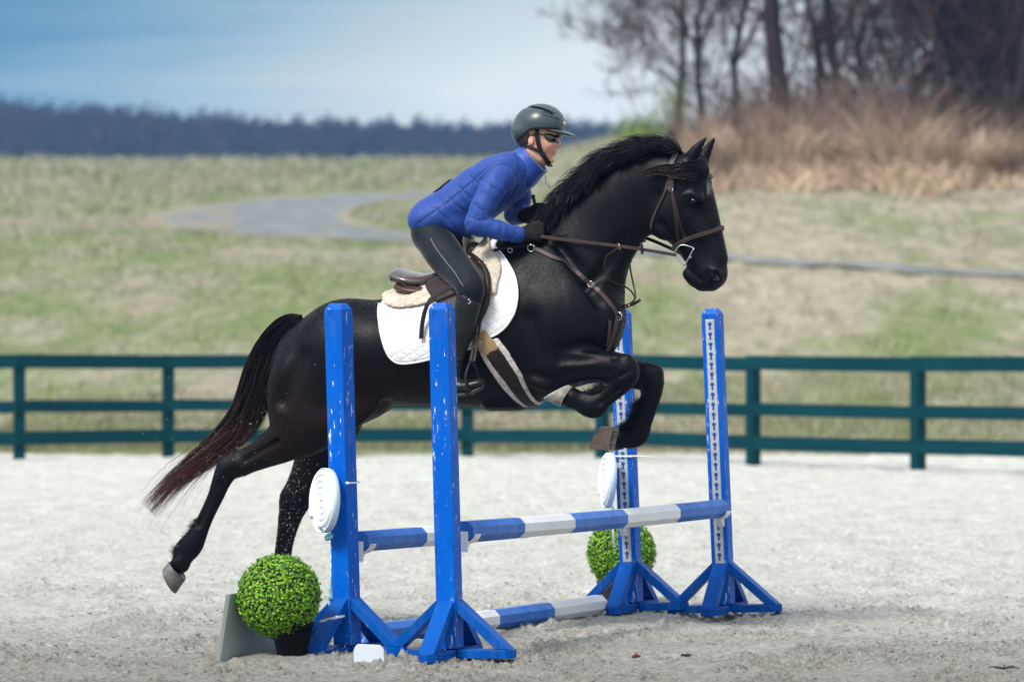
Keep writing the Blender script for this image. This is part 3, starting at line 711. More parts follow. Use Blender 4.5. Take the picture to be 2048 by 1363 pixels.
pA0 = at(719, 1082, 18.5); pA1 = at(1247, 1035, 21.25)
pole('jump_pole', pB0, pB1, .048, [(.9, 'b'), (.92, 'w'), (1.02, 'b'), (1.08, 'w'), (1.05, 'b')], 'raised striped pole in front, running between the two right-hand standards')
pole('jump_pole', pA0, pA1, .048, S5, 'raised striped pole between the two left-hand standards, mostly hidden by the front pole')
pole('ground_pole', Vector((-.66, 18.95, .046)), Vector((.437, 21.15, .046)), .050, [(1.1, 'b'), (1, 'w'), (1, 'b'), (1, 'w')], 'striped pole lying on the sand between the left-hand standards')

def cup(p, outdir, label):
    # moulded jump cup: back plate against the post, tongue and flared cradle under the pole
    root = empty('jump_cup', p); setp(root, label, 'jump cup', 'white jump cups')
    o = Vector(outdir).normalized(); s = Vector((0, 0, 1)).cross(o)
    B = MB(); r = .056
    V = []; F = []; seg = 8
    for (u, wd) in ((-.004, .046), (.022, .046), (.045, .052)):
        for th in (0, .008):
            for k in range(seg + 1):
                an = math.pi + math.pi * k / seg * 1.0
                an = R(200) + R(140) * k / seg
                V.append(o * (u + .006) + s * (math.cos(an) * (r + th)) + Vector((0, 0, math.sin(an) * (r + th) + .008)))
    n = seg + 1
    for layer in (0, 1):
        for i in range(2):
            for k in range(seg):
                a = (i * 2 + layer) * n + k; b2 = ((i + 1) * 2 + layer) * n + k; q = (a, a + 1, b2 + 1, b2); F.append(q if layer == 0 else q[::-1])
    for i in range(2):
        for k in (0, seg):
            a = (i * 2) * n + k; F.append((a, a + n, a + 3 * n, a + 2 * n))
    for e in (0, 2):
        for k in range(seg):
            a = (e * 2) * n + k; F.append((a, a + 1, a + 1 + n, a + n))
    B.add(V, F); B.build('cradle', plast, root, smooth=False)
    rt = Matrix.Rotation(math.atan2(o.y, o.x), 3, 'Z'); B = MB(); B.box(o * (-.003) + Vector((0, 0, -.045)), (.006, .040, .09), rt)
    B.build('back_plate', plast, root, bevel=.001)
    # angled gusset
    B = MB(); V = [o * a + s * (q * .014) + Vector((0, 0, z)) for q in (-1, 1) for (a, z) in ((.001, -.045), (.001, -.085), (.042, -.047))]
    B.add(V, [(0, 1, 2), (5, 4, 3), (0, 3, 4, 1), (1, 4, 5, 2), (2, 5, 3, 0)]); B.build('gusset', plast, root)
pd = Vector(((pB1 - pB0).x, (pB1 - pB0).y, 0)).normalized()
cup(pB0 + Vector((0, 0, 0)) + pd * .0, pd, 'white jump cup on the near right standard, under the front raised pole')
cup(pB1 - pd * .0, -pd, 'white jump cup on the far right standard, under the front raised pole')
cup(pA0, pd, 'white jump cup on the near left standard, holding the raised pole behind')
cup(pA1, -pd, 'white jump cup on the far left standard, just below the front raised pole')

# spiral foam discs
foam = mat('white_foam', (.82, .85, .88), .85, bump=.5, bscale=160, bdist=.003); foam_rim = mat('rim_shade_foam', (.62, .76, .88), .85, bump=.5, bscale=160, bdist=.003)
ribw = mat('white_ribbon', (.82, .84, .86), .5)
ribb = mat('blue_ribbon', (.30, .68, .85), .4)
def foam_disc(c, nrm, R0, label, ry=1.0):
    root = empty('foam_spiral_disc', c); setp(root, label, 'foam disc', 'spiral foam discs')
    nrm = Vector(nrm).normalized(); s = Vector((0, 0, 1)).cross(nrm).normalized(); up = nrm.cross(s)
    turns = 4.6; r = R0 / (2 * turns + .9); pts = []; n = 170
    for i in range(n + 1):
        th = 2 * math.pi * turns * (i / n) ** .62; rad = r * .25 + (R0 - r) * th / (2 * math.pi * turns)
        pts.append(s * (math.cos(th) * rad * ry) + up * (math.sin(th) * rad))
    # noodle: rounded section, deeper than wide
    V = []; F = []; m = 10
    for i, p in enumerate(pts):
        t_ = (pts[min(i + 1, n)] - pts[max(i - 1, 0)]).normalized(); o = t_.cross(nrm).normalized()
        for k in range(m):
            an = 2 * math.pi * k / m; cx, sx = math.cos(an), math.sin(an)
            V.append(p + o * (math.copysign(abs(cx) ** .7, cx) * r * 1.0) + nrm * (math.copysign(abs(sx) ** .45, sx) * .019))
    for i in range(n):
        for k in range(m): F.append((i*m+k, i*m+(k+1)%m, (i+1)*m+(k+1)%m, (i+1)*m+k))
    F.append(tuple(range(m-1, -1, -1))); F.append(tuple(range(n*m, (n+1)*m)))
    mesh_obj('noodle_coil', V, F, foam, root)
    # rim band, its bluish shade put into the colour, set back from the white face
    V = []; F = []; q = 48
    for a in range(q):
        an = 2 * math.pi * a / q; e = s * math.cos(an) * ry + up * math.sin(an)
        V += [e * (R0 * .985) - nrm * .021, e * (R0 * 1.004) - nrm * .021, e * (R0 * 1.006) + nrm * .009, e * (R0 * .985) + nrm * .012]
    for a in range(q):
        b2 = (a + 1) % q
        for k in range(4): F.append((a*4+k, a*4+(k+1)%4, b2*4+(k+1)%4, b2*4+k))
    mesh_obj('rim_band', V, F, foam_rim, root)
    return root, s, up, nrm
d1 = 18.42; cA = at(648, 1000, 18.30)
rt, s_, u_, n_ = foam_disc(cA, (-.90, -.43, .05), .140, 'white spiral foam disc tied to the near left standard, like a lollipop', .93)
# stick with wound ribbon, bow
pts = [Vector((.035, .05, -.13)), Vector((.030, .05, -.30)), Vector((.022, .04, -.46))]
B = MB(); B.tube(pts, .0062, 8); stk = B.build('stick', ribw, rt, smooth=True)
V = []; F = []; n = 90
for i in range(n + 1):
    f = i / n; p = pts[0].lerp(pts[2], f); an = f * 2 * math.pi * 9
    for w in (-.010, .010):
        V.append(p + Vector((math.cos(an) * .0068, math.sin(an) * .0068, w)))
for i in range(n): F.append((2*i, 2*i+1, 2*i+3, 2*i+2))
mesh_obj('ribbon_winding', V, F, ribb, stk)
B = MB(); rg = random.Random(4)
for k in range(7):
    a = k * .9 + rg.uniform(-.2, .2); L = rg.uniform(.018, .032); pp = []
    for i in range(13):
        u = i / 12 * 2 * math.pi; q = (1 - math.cos(u)) / 2 * L; pp.append(Vector((.033, .035, -.155)) + Vector((math.cos(a) * q, math.sin(a) * q * .6, math.sin(u) * L * .35 - (.4 * q if k % 2 else 0))))
    B.tube(pp, .0075, 4, flat=.12)
B.build('bow', ribb, rt)
def zip_tie(center, rx, ry, yaw, tail, label, tilt=0.0, tail_dir=(1, 0, 0)):
    root = empty('zip_tie', center); setp(root, label, 'zip tie', 'white zip ties')
    B = MB(); rot = Matrix.Rotation(yaw, 3, 'Z'); m = .006; V = []; F = []
    P = []; 
    for (sx, sy) in ((1, 1), (-1, 1), (-1, -1), (1, -1)):
        for k in range(4):
            an = {(1, 1): 0, (-1, 1): 90, (-1, -1): 180, (1, -1): 270}[(sx, sy)] + k * 30
            P.append(Vector((sx * (rx - m) + m * math.cos(R(an)), sy * (ry - m) + m * math.sin(R(an)), 0)))
    P = [rot @ (p + Vector((0, 0, tilt * p.x))) for p in P]; n = len(P)
    for p in P:
        e = Vector((p.x, p.y, 0)).normalized()
        V += [p + Vector((0, 0, -.0035)), p + Vector((0, 0, .0035)), p + e * .0018 + Vector((0, 0, .0035)), p + e * .0018 - Vector((0, 0, .0035))]
    for i in range(n):
        j = (i + 1) % n
        for k in range(4): F.append((i*4+k, i*4+(k+1)%4, j*4+(k+1)%4, j*4+k))
    B.add(V, F); B.build('strap', zipm, root)
    hp = P[13] if n > 13 else P[0]; B = MB(); B.box(hp + Vector((0, -.004, 0)), (.010, .008, .010)); B.build('lock_head', zipm, root, bevel=.001)
    if tail:
        td = Vector(tail_dir).normalized(); B = MB(); B.tube([hp, hp + td * tail * .5 + Vector((0, 0, -.001)), hp + td * tail + Vector((0, 0, -.004))], [.0035, .003, .002], 4, flat=.5); B.build('tail', zipm, root)
cz = at(690, 962, 18.35); zip_tie((cz.x, 18.35, cz.z), .0475, .0475, YA, 0, 'white zip tie round the near left standard beside the foam disc', tilt=-.10)
# zip tie round the near left brace foot
k0 = at(664, 1236, 18.18); zip_tie(k0, .047, .030, YA - math.pi / 2 + R(90), 0, 'white zip tie round the front brace of the near left standard', tilt=.25)
cC = at(1214, 960, 21.30)
rt2, *_ = foam_disc(cC, (-.975, -.20, .06), .140, 'white spiral foam disc seen nearly edge-on at the far left standard', .93)
pts = [Vector((.03, .02, -.13)), Vector((.035, .01, -.34))]; B = MB(); B.tube(pts, .006, 8); B.build('stick', ribw, rt2, smooth=True)
cz2 = at(1252, 911, 21.33); zip_tie((cz2.x, 21.34, cz2.z), .0475, .0475, YC, .115, 'white zip tie with a long loose end at the far left standard', tail_dir=(1, -.1, 0))
tg = at(1237, 930, 21.26); B = MB(); B.box((0, 0, 0), (.022, .004, .026), Matrix.Rotation(.3, 3, 'Z')); o = B.build('paper_tag', plast, bevel=.001); o.location = tg; setp(o, 'small white tag hanging on the far left standard below the long zip tie', 'tag')

# topiary balls
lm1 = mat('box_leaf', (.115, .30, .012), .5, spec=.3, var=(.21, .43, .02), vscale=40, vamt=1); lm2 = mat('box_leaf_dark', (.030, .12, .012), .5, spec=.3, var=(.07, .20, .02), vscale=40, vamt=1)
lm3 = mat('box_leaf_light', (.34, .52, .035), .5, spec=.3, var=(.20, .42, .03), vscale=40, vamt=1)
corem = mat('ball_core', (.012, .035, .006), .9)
potm = mat('black_pot_plastic', (.003, .003, .0035), .6, spec=.15); potg = mat('grey_pot_plastic', (.035, .04, .045), .5)
def topiary(c, rad, pot_off, pot_top_r, pot_bot_r, pot_h, label, pm, n=7600, seed=1):
    base = Vector((c.x + pot_off, c.y, 0)); root = empty('topiary_ball', base); setp(root, label, 'topiary', 'boxwood ball topiaries')
    rg = np.random.default_rng(seed); cl = c - base
    V = []; Fs = [[], [], []]
    P = rg.normal(0, 1, (n, 3)); P /= np.linalg.norm(P, axis=1)[:, None]
    T_ = tile_noise(64, 3, 14, seed + 50, 0)
    VV = [[], [], []]
    for i in range(n):
        d = P[i]; lump = float(samp(T_, math.atan2(d[1], d[0]) / 6.283 * 2, d[2])) 
        rr = rad * (.985 - .09 * abs(rg.normal(0, .55)) + .022 * lump + (.035 if rg.random() < .05 else 0))
        p = np.array(cl) + d * rr
        nn = d + rg.normal(0, .42, 3); nn /= np.linalg.norm(nn); a = np.cross(nn, rg.normal(0, 1, 3)); a /= np.linalg.norm(a); b2 = np.cross(nn, a)
        s = rg.uniform(.0040, .0072); w = s * .85; k3 = rg.choice(3, p=[.56, .24, .20]); L = VV[k3]; k = len(L)
        cup_ = nn * s * .28
        L += [p - a * s, p - a * s * .3 - b2 * w + cup_, p + a * s * .6 - b2 * w * .8 + cup_, p + a * s * 1.05, p + a * s * .6 + b2 * w * .8 + cup_, p - a * s * .3 + b2 * w + cup_]
        Fs[k3] += [(k, k + 1, k + 2, k + 3), (k, k + 3, k + 4, k + 5)]
    V = []; F = []; mi = []
    for q in range(3):
        k = len(V); V += VV[q]; F += [tuple(i + k for i in f) for f in Fs[q]]; mi += [q] * len(Fs[q])
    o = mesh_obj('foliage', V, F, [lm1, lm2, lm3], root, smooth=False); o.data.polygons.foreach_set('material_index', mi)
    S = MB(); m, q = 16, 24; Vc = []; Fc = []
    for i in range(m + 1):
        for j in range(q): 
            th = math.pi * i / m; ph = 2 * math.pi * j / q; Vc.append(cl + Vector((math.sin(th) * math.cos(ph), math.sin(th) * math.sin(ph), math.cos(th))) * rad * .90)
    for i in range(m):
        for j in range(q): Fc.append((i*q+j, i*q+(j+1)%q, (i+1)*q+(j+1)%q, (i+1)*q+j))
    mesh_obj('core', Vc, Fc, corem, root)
    B = MB(); prof = [(pot_bot_r, -.01), (pot_bot_r + .004, 0), (pot_top_r - .006, pot_h - .022), (pot_top_r, pot_h - .022), (pot_top_r + .002, pot_h), (pot_top_r - .006, pot_h), (pot_top_r - .01, pot_h - .02), (.01, pot_h - .02)]
    V = []; F = []; q = 32
    for (r_, z) in prof:
        for j in range(q): V.append(Vector((r_ * math.cos(2*math.pi*j/q), r_ * math.sin(2*math.pi*j/q), z)))
    for i in range(len(prof) - 1):
        for j in range(q): F.append((i*q+j, i*q+(j+1)%q, (i+1)*q+(j+1)%q, (i+1)*q+j))
    F.append(tuple(range(q-1, -1, -1))); F.append(tuple(range((len(prof)-1)*q, len(prof)*q))); mesh_obj('pot', V, F, pm, root)
    B = MB(); B.tube([(0, 0, pot_h - .03), cl * .55], [.012, .01], 8); B.build('stem', bark, root)
    return root
topiary(at(558, 1191, 18.08), .183, .056, .096, .056, .165, 'green boxwood ball in a black pot at the foot of the near left standard', potm, seed=1)
t2 = topiary(at(1243, 1105, 22.0), .182, -.06, .07, .055, .12, 'green boxwood ball in a grey pot standing behind the far left standard', potg, seed=2)

# weathered grey board standing behind the near ball
grey = mat('grey_board', (.36, .40, .39), .55, var=(.30, .34, .34), vscale=6, vamt=1, stretch=(1, 1, .2), bump=.1)
bl = Vector(((430 - 1024) * 17.98 / FPX, 17.98, 0)); brr = Vector(((543 - 1024) * 18.42 / FPX, 18.42, 0))
root = empty('grey_board', bl); setp(root, 'plain pale grey board propped upright on the sand left of the near ball bush', 'board')
hh = .285; tv = Vector((.042, .05, hh)); thv = Vector((.02, .012, 0))
e = brr - bl; V = []
for o_ in (Vector((0, 0, 0)), thv):
    V += [Vector((0, 0, -.01)) + o_, e + Vector((0, 0, -.01)) + o_, e * .93 + tv + o_, tv + o_]
mesh_obj('panel', V, [(0, 1, 2, 3), (7, 6, 5, 4), (0, 4, 5, 1), (1, 5, 6, 2), (2, 6, 7, 3), (3, 7, 4, 0)], grey, root, smooth=False, bevel=.003)
# short white block with rounded top corners
root = empty('white_block', ((738 - 1024) * 17.84 / FPX, 17.84, .008)); setp(root, 'small white block with rounded top corners in front of the near left standard base', 'block')
prof = [(-.064, -.01), (.064, -.01), (.064, .052), (.058, .062), (.046, .072), (-.046, .076), (-.058, .066), (-.064, .052)]
V = [(x, y, z) for y in (-.012, .012) for (x, z) in prof]; n = 8
mesh_obj('block', V, [tuple(range(n)), tuple(range(2*n-1, n-1, -1))] + [(i, n+i, n+(i+1)%n, (i+1)%n) for i in range(n)], mat('white_block_paint', (.62, .68, .74), .5), root, smooth=False, bevel=.002)

# debris on the sand
dm = mat('dead_leaf', (.10, .035, .015), .8); dk = mat('dark_twig', (.03, .022, .018), .8)
g = at(1272, 1317, 18.1); B = MB()
B.tube([(-.018, 0, .006), (0, .004, .014), (.02, 0, .010)], [.004, .011, .003], 6, flat=.35); o = B.build('dead_leaf', dm, smooth=True); o.location = (g.x, g.y, .002); setp(o, 'curled reddish-brown dead leaf on the sand below the far standards', 'leaf')
g = at(2008, 1338, 17.5); B = MB(); rg = random.Random(8)
for k in range(6):
    a = rg.uniform(0, 6.28); B.tube([(0, 0, .006), (math.cos(a) * .03, math.sin(a) * .03, .013), (math.cos(a) * .065, math.sin(a) * .06, rg.uniform(.004, .02))], [.005, .004, .002], 5)
o = B.build('twig_bundle', dk, smooth=True); o.location = (g.x, g.y, .0); setp(o, 'small dark broken twig cluster on the sand in the bottom right corner', 'twigs')
g = at(1372, 1303, 18.3); B = MB()
for k in range(11):
    a = rg.uniform(0, 6.28); q = rg.uniform(0, .022); h_ = rg.uniform(.003, .009); B.tube([(math.cos(a)*q - .006, math.sin(a)*q, .001), (math.cos(a)*q, math.sin(a)*q, h_), (math.cos(a)*q + .007, math.sin(a)*q, h_ * .6)], [.003, .006, .003], 6)
o = B.build('manure_crumb', dk, smooth=True); o.location = (g.x, g.y, -.002); setp(o, 'small dark clump of dirt on the sand right of the brown dead leaf', 'dirt clump')
# ================================================================== HORSE FRAME
TH = R(16)
O_ = np.array([0.14, 19.8, 0.0]); Hd = np.array([math.cos(TH), -math.sin(TH), 0.0]); Nd = np.array([math.sin(TH), math.cos(TH), 0.0])
CAMP = np.array([0, 0, CAM_H])
def LP(px, py, w=0.0):
    """photo direction + side offset from the horse's middle plane -> (forward, side, up) in the horse's own frame, and metres per pixel"""
    r = ray(px, py); t = (w + Nd @ O_ - Nd @ CAMP) / (Nd @ r); p = CAMP + r * t - O_
    return np.array([p @ Hd, p @ Nd, p[2]]), t / FPX
def toworld(q): return Vector(O_ + Hd * q[0] + Nd * q[1] + np.array([0, 0, q[2]]))
FRAME_ROT = (0, 0, -TH)
def frame_root(name, q, label, cat, group=None):
    o = empty(name, toworld(q), FRAME_ROT); setp(o, label, cat, group); o['_o'] = list(map(float, q)); return o
def fobj(name, V, F, m, root, smooth=True, parent=None, **kw):
    V = np.asarray(V, float) - np.array(root['_o'])[None, :]
    return mesh_obj(name, V, F, m, parent or root, smooth, **kw)
def ch(pts, sub=5):
    """stations (px, py, radius px, side offset m, side half-width m [None = same as radius]) -> chain"""
    out = []
    for s in pts:
        q, mp_ = LP(s[0], s[1], s[3]); r = s[2] * mp_; out.append([q[0], q[1], q[2], r, s[4] if s[4] else r])
    return catmull(out, sub) if sub > 1 else np.array(out)
def C_(pts, k=.03, puff=None, sub=5, neg=False): return ('s_' if neg else 'c', ch(pts, sub), puff, k) if not neg else ('cs', ch(pts, sub), puff, k)
def E_(px, py, ru, rz, w, rw, ang=0, k=.03, neg=False):
    q, mp_ = LP(px, py, w); return ('es' if neg else 'e', q, (ru * mp_, rw, rz * mp_), R(-ang), k)

trunk_ops = [
    C_([(655,748,118,0,.255),(700,724,123,0,.275),(760,706,107,0,.265),(830,700,112,0,.285),(900,690,124,0,.300),(970,672,141,0,.300),(1040,655,152,0,.275),(1090,650,138,0,.245),(1135,642,110,0,.215)], .05),
    E_(690,690,88,88,-.10,.155,0,.06), E_(690,690,88,88,.10,.155,0,.06),
    C_([(1100,590,118,0,.175),(1150,535,103,0,.135),(1186,480,90,0,.105),(1222,432,84,0,.095),(1262,392,78,0,.088),(1306,366,68,0,.085),(1345,352,50,0,.08)], .10),
    E_(1125,650,92,112,-.10,.16,10,.06), E_(1125,650,92,112,.10,.16,10,.06),
    E_(1195,640,52,66,-.07,.10,0,.04), E_(1195,640,52,66,.07,.10,0,.04),
    C_([(1010,520,34,0,.05),(1060,512,40,0,.055),(1105,470,46,0,.05)], .08),
]
def leg_n(side):  # legs near the camera: side = -1
    return None
horse_ops = trunk_ops + [
    # head
    C_([(1352,362,47,0,.085),(1362,415,63,0,.085),(1386,462,50,0,.075),(1404,503,40,0,.062),(1417,541,36,0,.064)], .05),
    E_(1376,352,42,36,0,.10,0,.03), E_(1378,372,44,36,0,.100,70,.03),
    E_(1340,425,44,56,-.055,.055,20,.03), E_(1340,425,44,56,.055,.055,20,.03),            # cheeks
    C_([(1398,372,24,0,.075),(1412,420,21,0,.050),(1426,470,19,0,.040),(1438,515,17,0,.042)], .03),   # nasal bridge
    E_(1424,548,30,30,0,.066,0,.02),                                                       # muzzle
    C_([(1376,548,11,0,.035),(1388,560,13,0,.040),(1400,566,10,0,.036)], .025),              # lower lip, chin
    C_([(1402,572,9,0,.034),(1424,570,10,0,.040)], .02),
    # facial crest, eye orbit, brow
    C_([(1378,430,8,-.078,.012),(1398,468,5,-.066,.008)], .03), C_([(1378,430,8,.078,.012),(1398,468,5,.066,.008)], .03),
    E_(1386,397,21,15,-.082,.022,-10,.026), E_(1386,397,21,15,.082,.022,-10,.026),
    E_(1387,401,11,6.5,-.110,.014,-10,.006,True), E_(1387,401,11,6.5,.110,.014,-10,.006,True),
    C_([(1368,391,2.5,-.095,.008),(1384,386,3,-.101,.008),(1402,394,2.5,-.094,.008)], .014), C_([(1373,401,1.8,-.0985,.006),(1386,394,2.2,-.1035,.006),(1400,401,1.8,-.098,.006)], .004), C_([(1375,403,1.5,-.097,.005),(1387,408,1.8,-.100,.005),(1399,403,1.5,-.096,.005)], .005),
    E_(1433,551,14,17,-.062,.020,-20,.012), E_(1433,551,14,17,.062,.020,-20,.012),
    E_(1432,550,7.5,11.5,-.080,.024,-24,.005,True), E_(1432,550,7.5,11.5,.080,.024,-24,.005,True), E_(1412,556,5,14,-.072,.012,20,.02,True), E_(1412,556,5,14,.072,.012,20,.02,True),
    C_([(1366,535,2.2,-.060,.030),(1384,546,2.4,-.070,.028),(1402,560,2.2,-.066,.026)], .006, None, 4, True), C_([(1366,535,2.2,.060,.030),(1384,546,2.4,.070,.028),(1402,560,2.2,.066,.026)], .006, None, 4, True),
    E_(1402,436,26,9,-.080,.016,66,.03,True), E_(1402,436,26,9,.080,.016,66,.03,True), E_(1385,490,26,8,-.084,.014,62,.03,True), E_(1385,490,26,8,.084,.014,62,.03,True), C_([(1322,448,7,-.094,.012),(1338,474,6,-.090,.012),(1352,490,5,-.082,.010)], .02, None, 4, True),
    # ears
    C_([(1376,330,15,-.042,.024),(1385,312,14,-.050,.022),(1398,293,9.5,-.052,.014),(1413,274,2.2,-.048,.005)], .015),
    C_([(1402,330,14,.042,.024),(1408,314,13,.052,.022),(1418,295,9,.056,.014),(1431,273,2.2,.052,.005)], .015),
    C_([(1393,316,5.5,-.068,.016),(1400,300,4.0,-.064,.011),(1404,292,2.4,-.060,.007)], .006, None, 4, True),
    C_([(1418,318,6,.036,.016),(1422,303,4.2,.043,.011),(1425,294,2.5,.045,.007)], .006, None, 4, True),
    # near hind leg
    C_([(628,792,84,-.15,.115),(612,835,74,-.165,.105),(585,868,50,-.165,.082),(548,895,35,-.160,.062),(515,914,26,-.155,.047),(483,929,22,-.15,.038)], .05),
    C_([(483,929,20,-.15,.036),(456,939,23.5,-.15,.037),(443,962,19.5,-.15,.034),(433,988,17,-.15,.030),(419,1018,15.5,-.15,.027),(405,1048,16.5,-.15,.028),(388,1082,22,-.15,.035),(380,1096,22,-.15,.036),(370,1112,17.5,-.15,.032),(361,1126,20,-.15,.038)], .018),
    C_([(448,925,11,-.15,.018),(470,912,9,-.152,.016),(505,896,9,-.155,.018),(540,873,10,-.158,.02)], .02),   # point of hock, tendon
    C_([(372,1082,11,-.15,.020),(360,1096,12,-.15,.020),(352,1104,6,-.15,.012)], .014),                     # fetlock tuft base
    E_(650,846,40,36,-.18,.07,0,.05),                                                                       # stifle
    E_(585,780,48,70,-.17,.075,12,.05),                                                                      # buttock muscle
    C_([(735,808,22,-.17,.02),(700,832,26,-.18,.03)], .05),                                                     # flank fold
    # far hind leg
    C_([(660,800,78,.15,.11),(655,860,62,.16,.09),(632,920,44,.16,.07),(606,968,33,.155,.05),(590,998,30,.15,.040)], .05),
    C_([(590,998,28,.15,.040),(581,1030,25,.15,.033),(573,1065,20,.15,.028),(567,1100,18,.15,.027),(563,1140,18,.15,.028),(560,1166,23,.15,.036),(555,1186,19,.15,.033),(550,1202,20,.15,.038)], .02),
    E_(612,800,60,72,.16,.08,10,.05),
    # near foreleg, folded
    C_([(1092,702,62,-.15,.080),(1100,728,50,-.175,.072),(1125,731,38,-.175,.064),(1160,731,33,-.175,.056),(1198,731,28,-.175,.047),(1228,733,27,-.175,.044)], .04),
    C_([(1222,736,26,-.175,.042),(1246,738,31,-.175,.047),(1249,752,27,-.175,.046),(1236,772,21,-.175,.034),(1218,789,18.5,-.175,.028),(1203,801,19,-.175,.028),(1190,810,25,-.175,.036),(1176,810,23,-.175,.036),(1158,802,19.5,-.175,.034),(1143,795,21.5,-.175,.039)], .014),
    C_([(1216,768,10,-.175,.012),(1196,782,10,-.175,.012),(1178,792,13,-.175,.016)], .016),
    # far foreleg, folded
    C_([(1150,700,70,.14,.08),(1200,727,38,.16,.065),(1240,740,32,.165,.055),(1275,750,27,.17,.045)], .04),
    C_([(1275,750,25,.17,.042),(1297,753,29,.17,.046),(1303,772,24.5,.17,.044),(1301,797,20,.17,.031),(1294,820,19,.17,.028),(1285,842,20,.17,.029),(1275,865,24.5,.17,.037),(1262,873,23,.17,.036),(1247,875,20.5,.17,.034),(1234,877,22.5,.17,.040)], .014),
    C_([(1283,806,9,.17,.012),(1273,828,10,.17,.012),(1262,848,12,.17,.015)], .016),
    # elbows, chest crease
    E_(1088,744,33,32,-.18,.055,0,.04),
    E_(1266,748,9,14,-.175,.030,-10,.010), E_(1256,716,9,8,-.175,.028,20,.012), E_(1268,760,7,6,-.175,.026,0,.008), E_(1230,716,10,5,-.205,.014,5,.012),
    E_(1318,742,8,13,.17,.028,-15,.010), E_(1320,765,6,9,.17,.026,0,.010), E_(1192,822,8,7,-.175,.024,20,.010), E_(1280,878,8,8,.17,.024,0,.010),
    C_([(1240,776,3,-.200,.008),(1214,796,3,-.202,.008),(1196,808,3,-.206,.008)], .012, None, 4, True), C_([(1262,738,3,-.222,.008),(1240,752,3,-.222,.008)], .012, None, 4, True),
    C_([(1120,720,6,-.240,.010),(1150,722,5,-.236,.010),(1190,716,4,-.222,.008)], .02, None, 4, True), C_([(470,940,4,-.186,.008),(452,950,4,-.187,.008),(440,972,4,-.184,.008)], .014, None, 4, True),
    C_([(985,812,8,0,.10),(1040,812,7,0,.12)], .04),
    # muscle modelling on the near side
    C_([(1196,600,10,-.165,.016),(1168,560,10,-.150,.016),(1140,520,8,-.120,.014),(1120,495,6,-.10,.012)], .05, None, 4, True),   # front of the shoulder blade
    C_([(1128,700,9,-.245,.018),(1165,690,8,-.215,.018),(1200,694,6,-.16,.016)], .04, None, 4, True),
    C_([(1046,735,9,-.268,.016),(1056,690,9,-.272,.012),(1060,640,8,-.262,.012)], .05, None, 4, True),
    C_([(1290,455,9,-.088,.014),(1302,425,9,-.096,.014),(1316,392,8,-.096,.014)], .03, None, 4, True),            # behind the jaw
    C_([(1150,600,8,-.150,.02),(1200,545,8,-.115,.02),(1250,480,8,-.09,.018)], .04, None, 4, True),                # jugular groove
    C_([(1066,748,9,-.235,.018),(1110,762,8,-.235,.014)], .03, None, 4, True),
    C_([(1130,748,6,-.235,.012),(1175,742,5,-.228,.010),(1215,745,4,-.220,.010)], .02, None, 4, True),            # forearm muscle line
    C_([(1135,716,5,-.237,.010),(1180,716,4,-.227,.008)], .02, None, 4, True),
    C_([(560,880,5,-.225,.012),(520,902,4,-.205,.010),(490,920,4,-.19,.008)], .02, None, 4, True),
    C_([(566,800,8,-.252,.014),(580,760,8,-.262,.014),(600,715,7,-.262,.012)], .05, None, 4, True),
    C_([(428,975,4,-.180,.008),(415,1012,4,-.177,.008),(398,1050,4,-.178,.008)], .012, None, 4, True),
]
# coat
cm = bpy.data.materials.new('black_coat'); cm.use_nodes = True; t = cm.node_tree; b = t.nodes['Principled BSDF']
c = N(t, 'ShaderNodeTexCoord'); mpn = N(t, 'ShaderNodeMapping'); t.links.new(c.outputs['Object'], mpn.inputs[0])
at_ = N(t, 'ShaderNodeVertexColor', layer_name='coat')
spc = N(t, 'ShaderNodeSeparateColor'); t.links.new(at_.outputs[0], spc.inputs[0])
c1 = mixc(t, ramp(t, nz(7, 5, .6), [(.35, 0.0), (.65, 1.0)]), (.0014, .0020, .0036), (.0030, .0036, .0056))
c1 = mixc(t, spc.outputs[0], c1, mixc(t, nz(24, 4, .7), (.017, .0062, .0042), (.010, .0045, .0036)))
sp = ramp(t, nz(160, 2, .8), [(.70, 0.0), (.74, .16)])
c1 = mixc(t, mth(t, 'MULTIPLY', sp, mth(t, 'ADD', spc.outputs[0], .25)), c1, (.30, .27, .23))                         # sand specks
c1 = mixc(t, mth(t, 'MULTIPLY', spc.outputs[1], ramp(t, nz(70, 4, .8), [(.42, 0.15), (.58, 1.0)])), c1, (.45, .43, .40))
t.links.new(c1, b.inputs['Base Color']); b.inputs['Specular IOR Level'].default_value = .16
t.links.new(ramp(t, nz(9, 5, .6), [(.3, .36), (.7, .48)]), b.inputs['Roughness'])
b.inputs['Sheen Weight'].default_value = .0; b.inputs['Sheen Roughness'].default_value = .35; b.inputs['Sheen Tint'].default_value = (.6, .72, 1, 1)
mp3 = N(t, 'ShaderNodeMapping'); mp3.inputs['Scale'].default_value = (1, 1, .22); mp3.inputs['Rotation'].default_value = (0, R(35), 0); t.links.new(c.outputs['Object'], mp3.inputs[0])
nf = N(t, 'ShaderNodeTexNoise', i_Scale=240.0, i_Detail=3.0, i_Roughness=.7); t.links.new(mp3.outputs[0], nf.inputs[0])
nf2 = N(t, 'ShaderNodeTexNoise', i_Scale=8.5, i_Detail=4.0, i_Roughness=.5, i_Distortion=.5); t.links.new(mp3.outputs[0], nf2.inputs[0])
bp = N(t, 'ShaderNodeBump', i_Strength=.6, i_Distance=.002); t.links.new(nf.outputs[0], bp.inputs['Height'])
bp2 = N(t, 'ShaderNodeBump', i_Strength=.55, i_Distance=.016); t.links.new(nf2.outputs[0], bp2.inputs['Height']); t.links.new(bp.outputs[0], bp2.inputs['Normal']); t.links.new(bp2.outputs[0], b.inputs['Normal'])

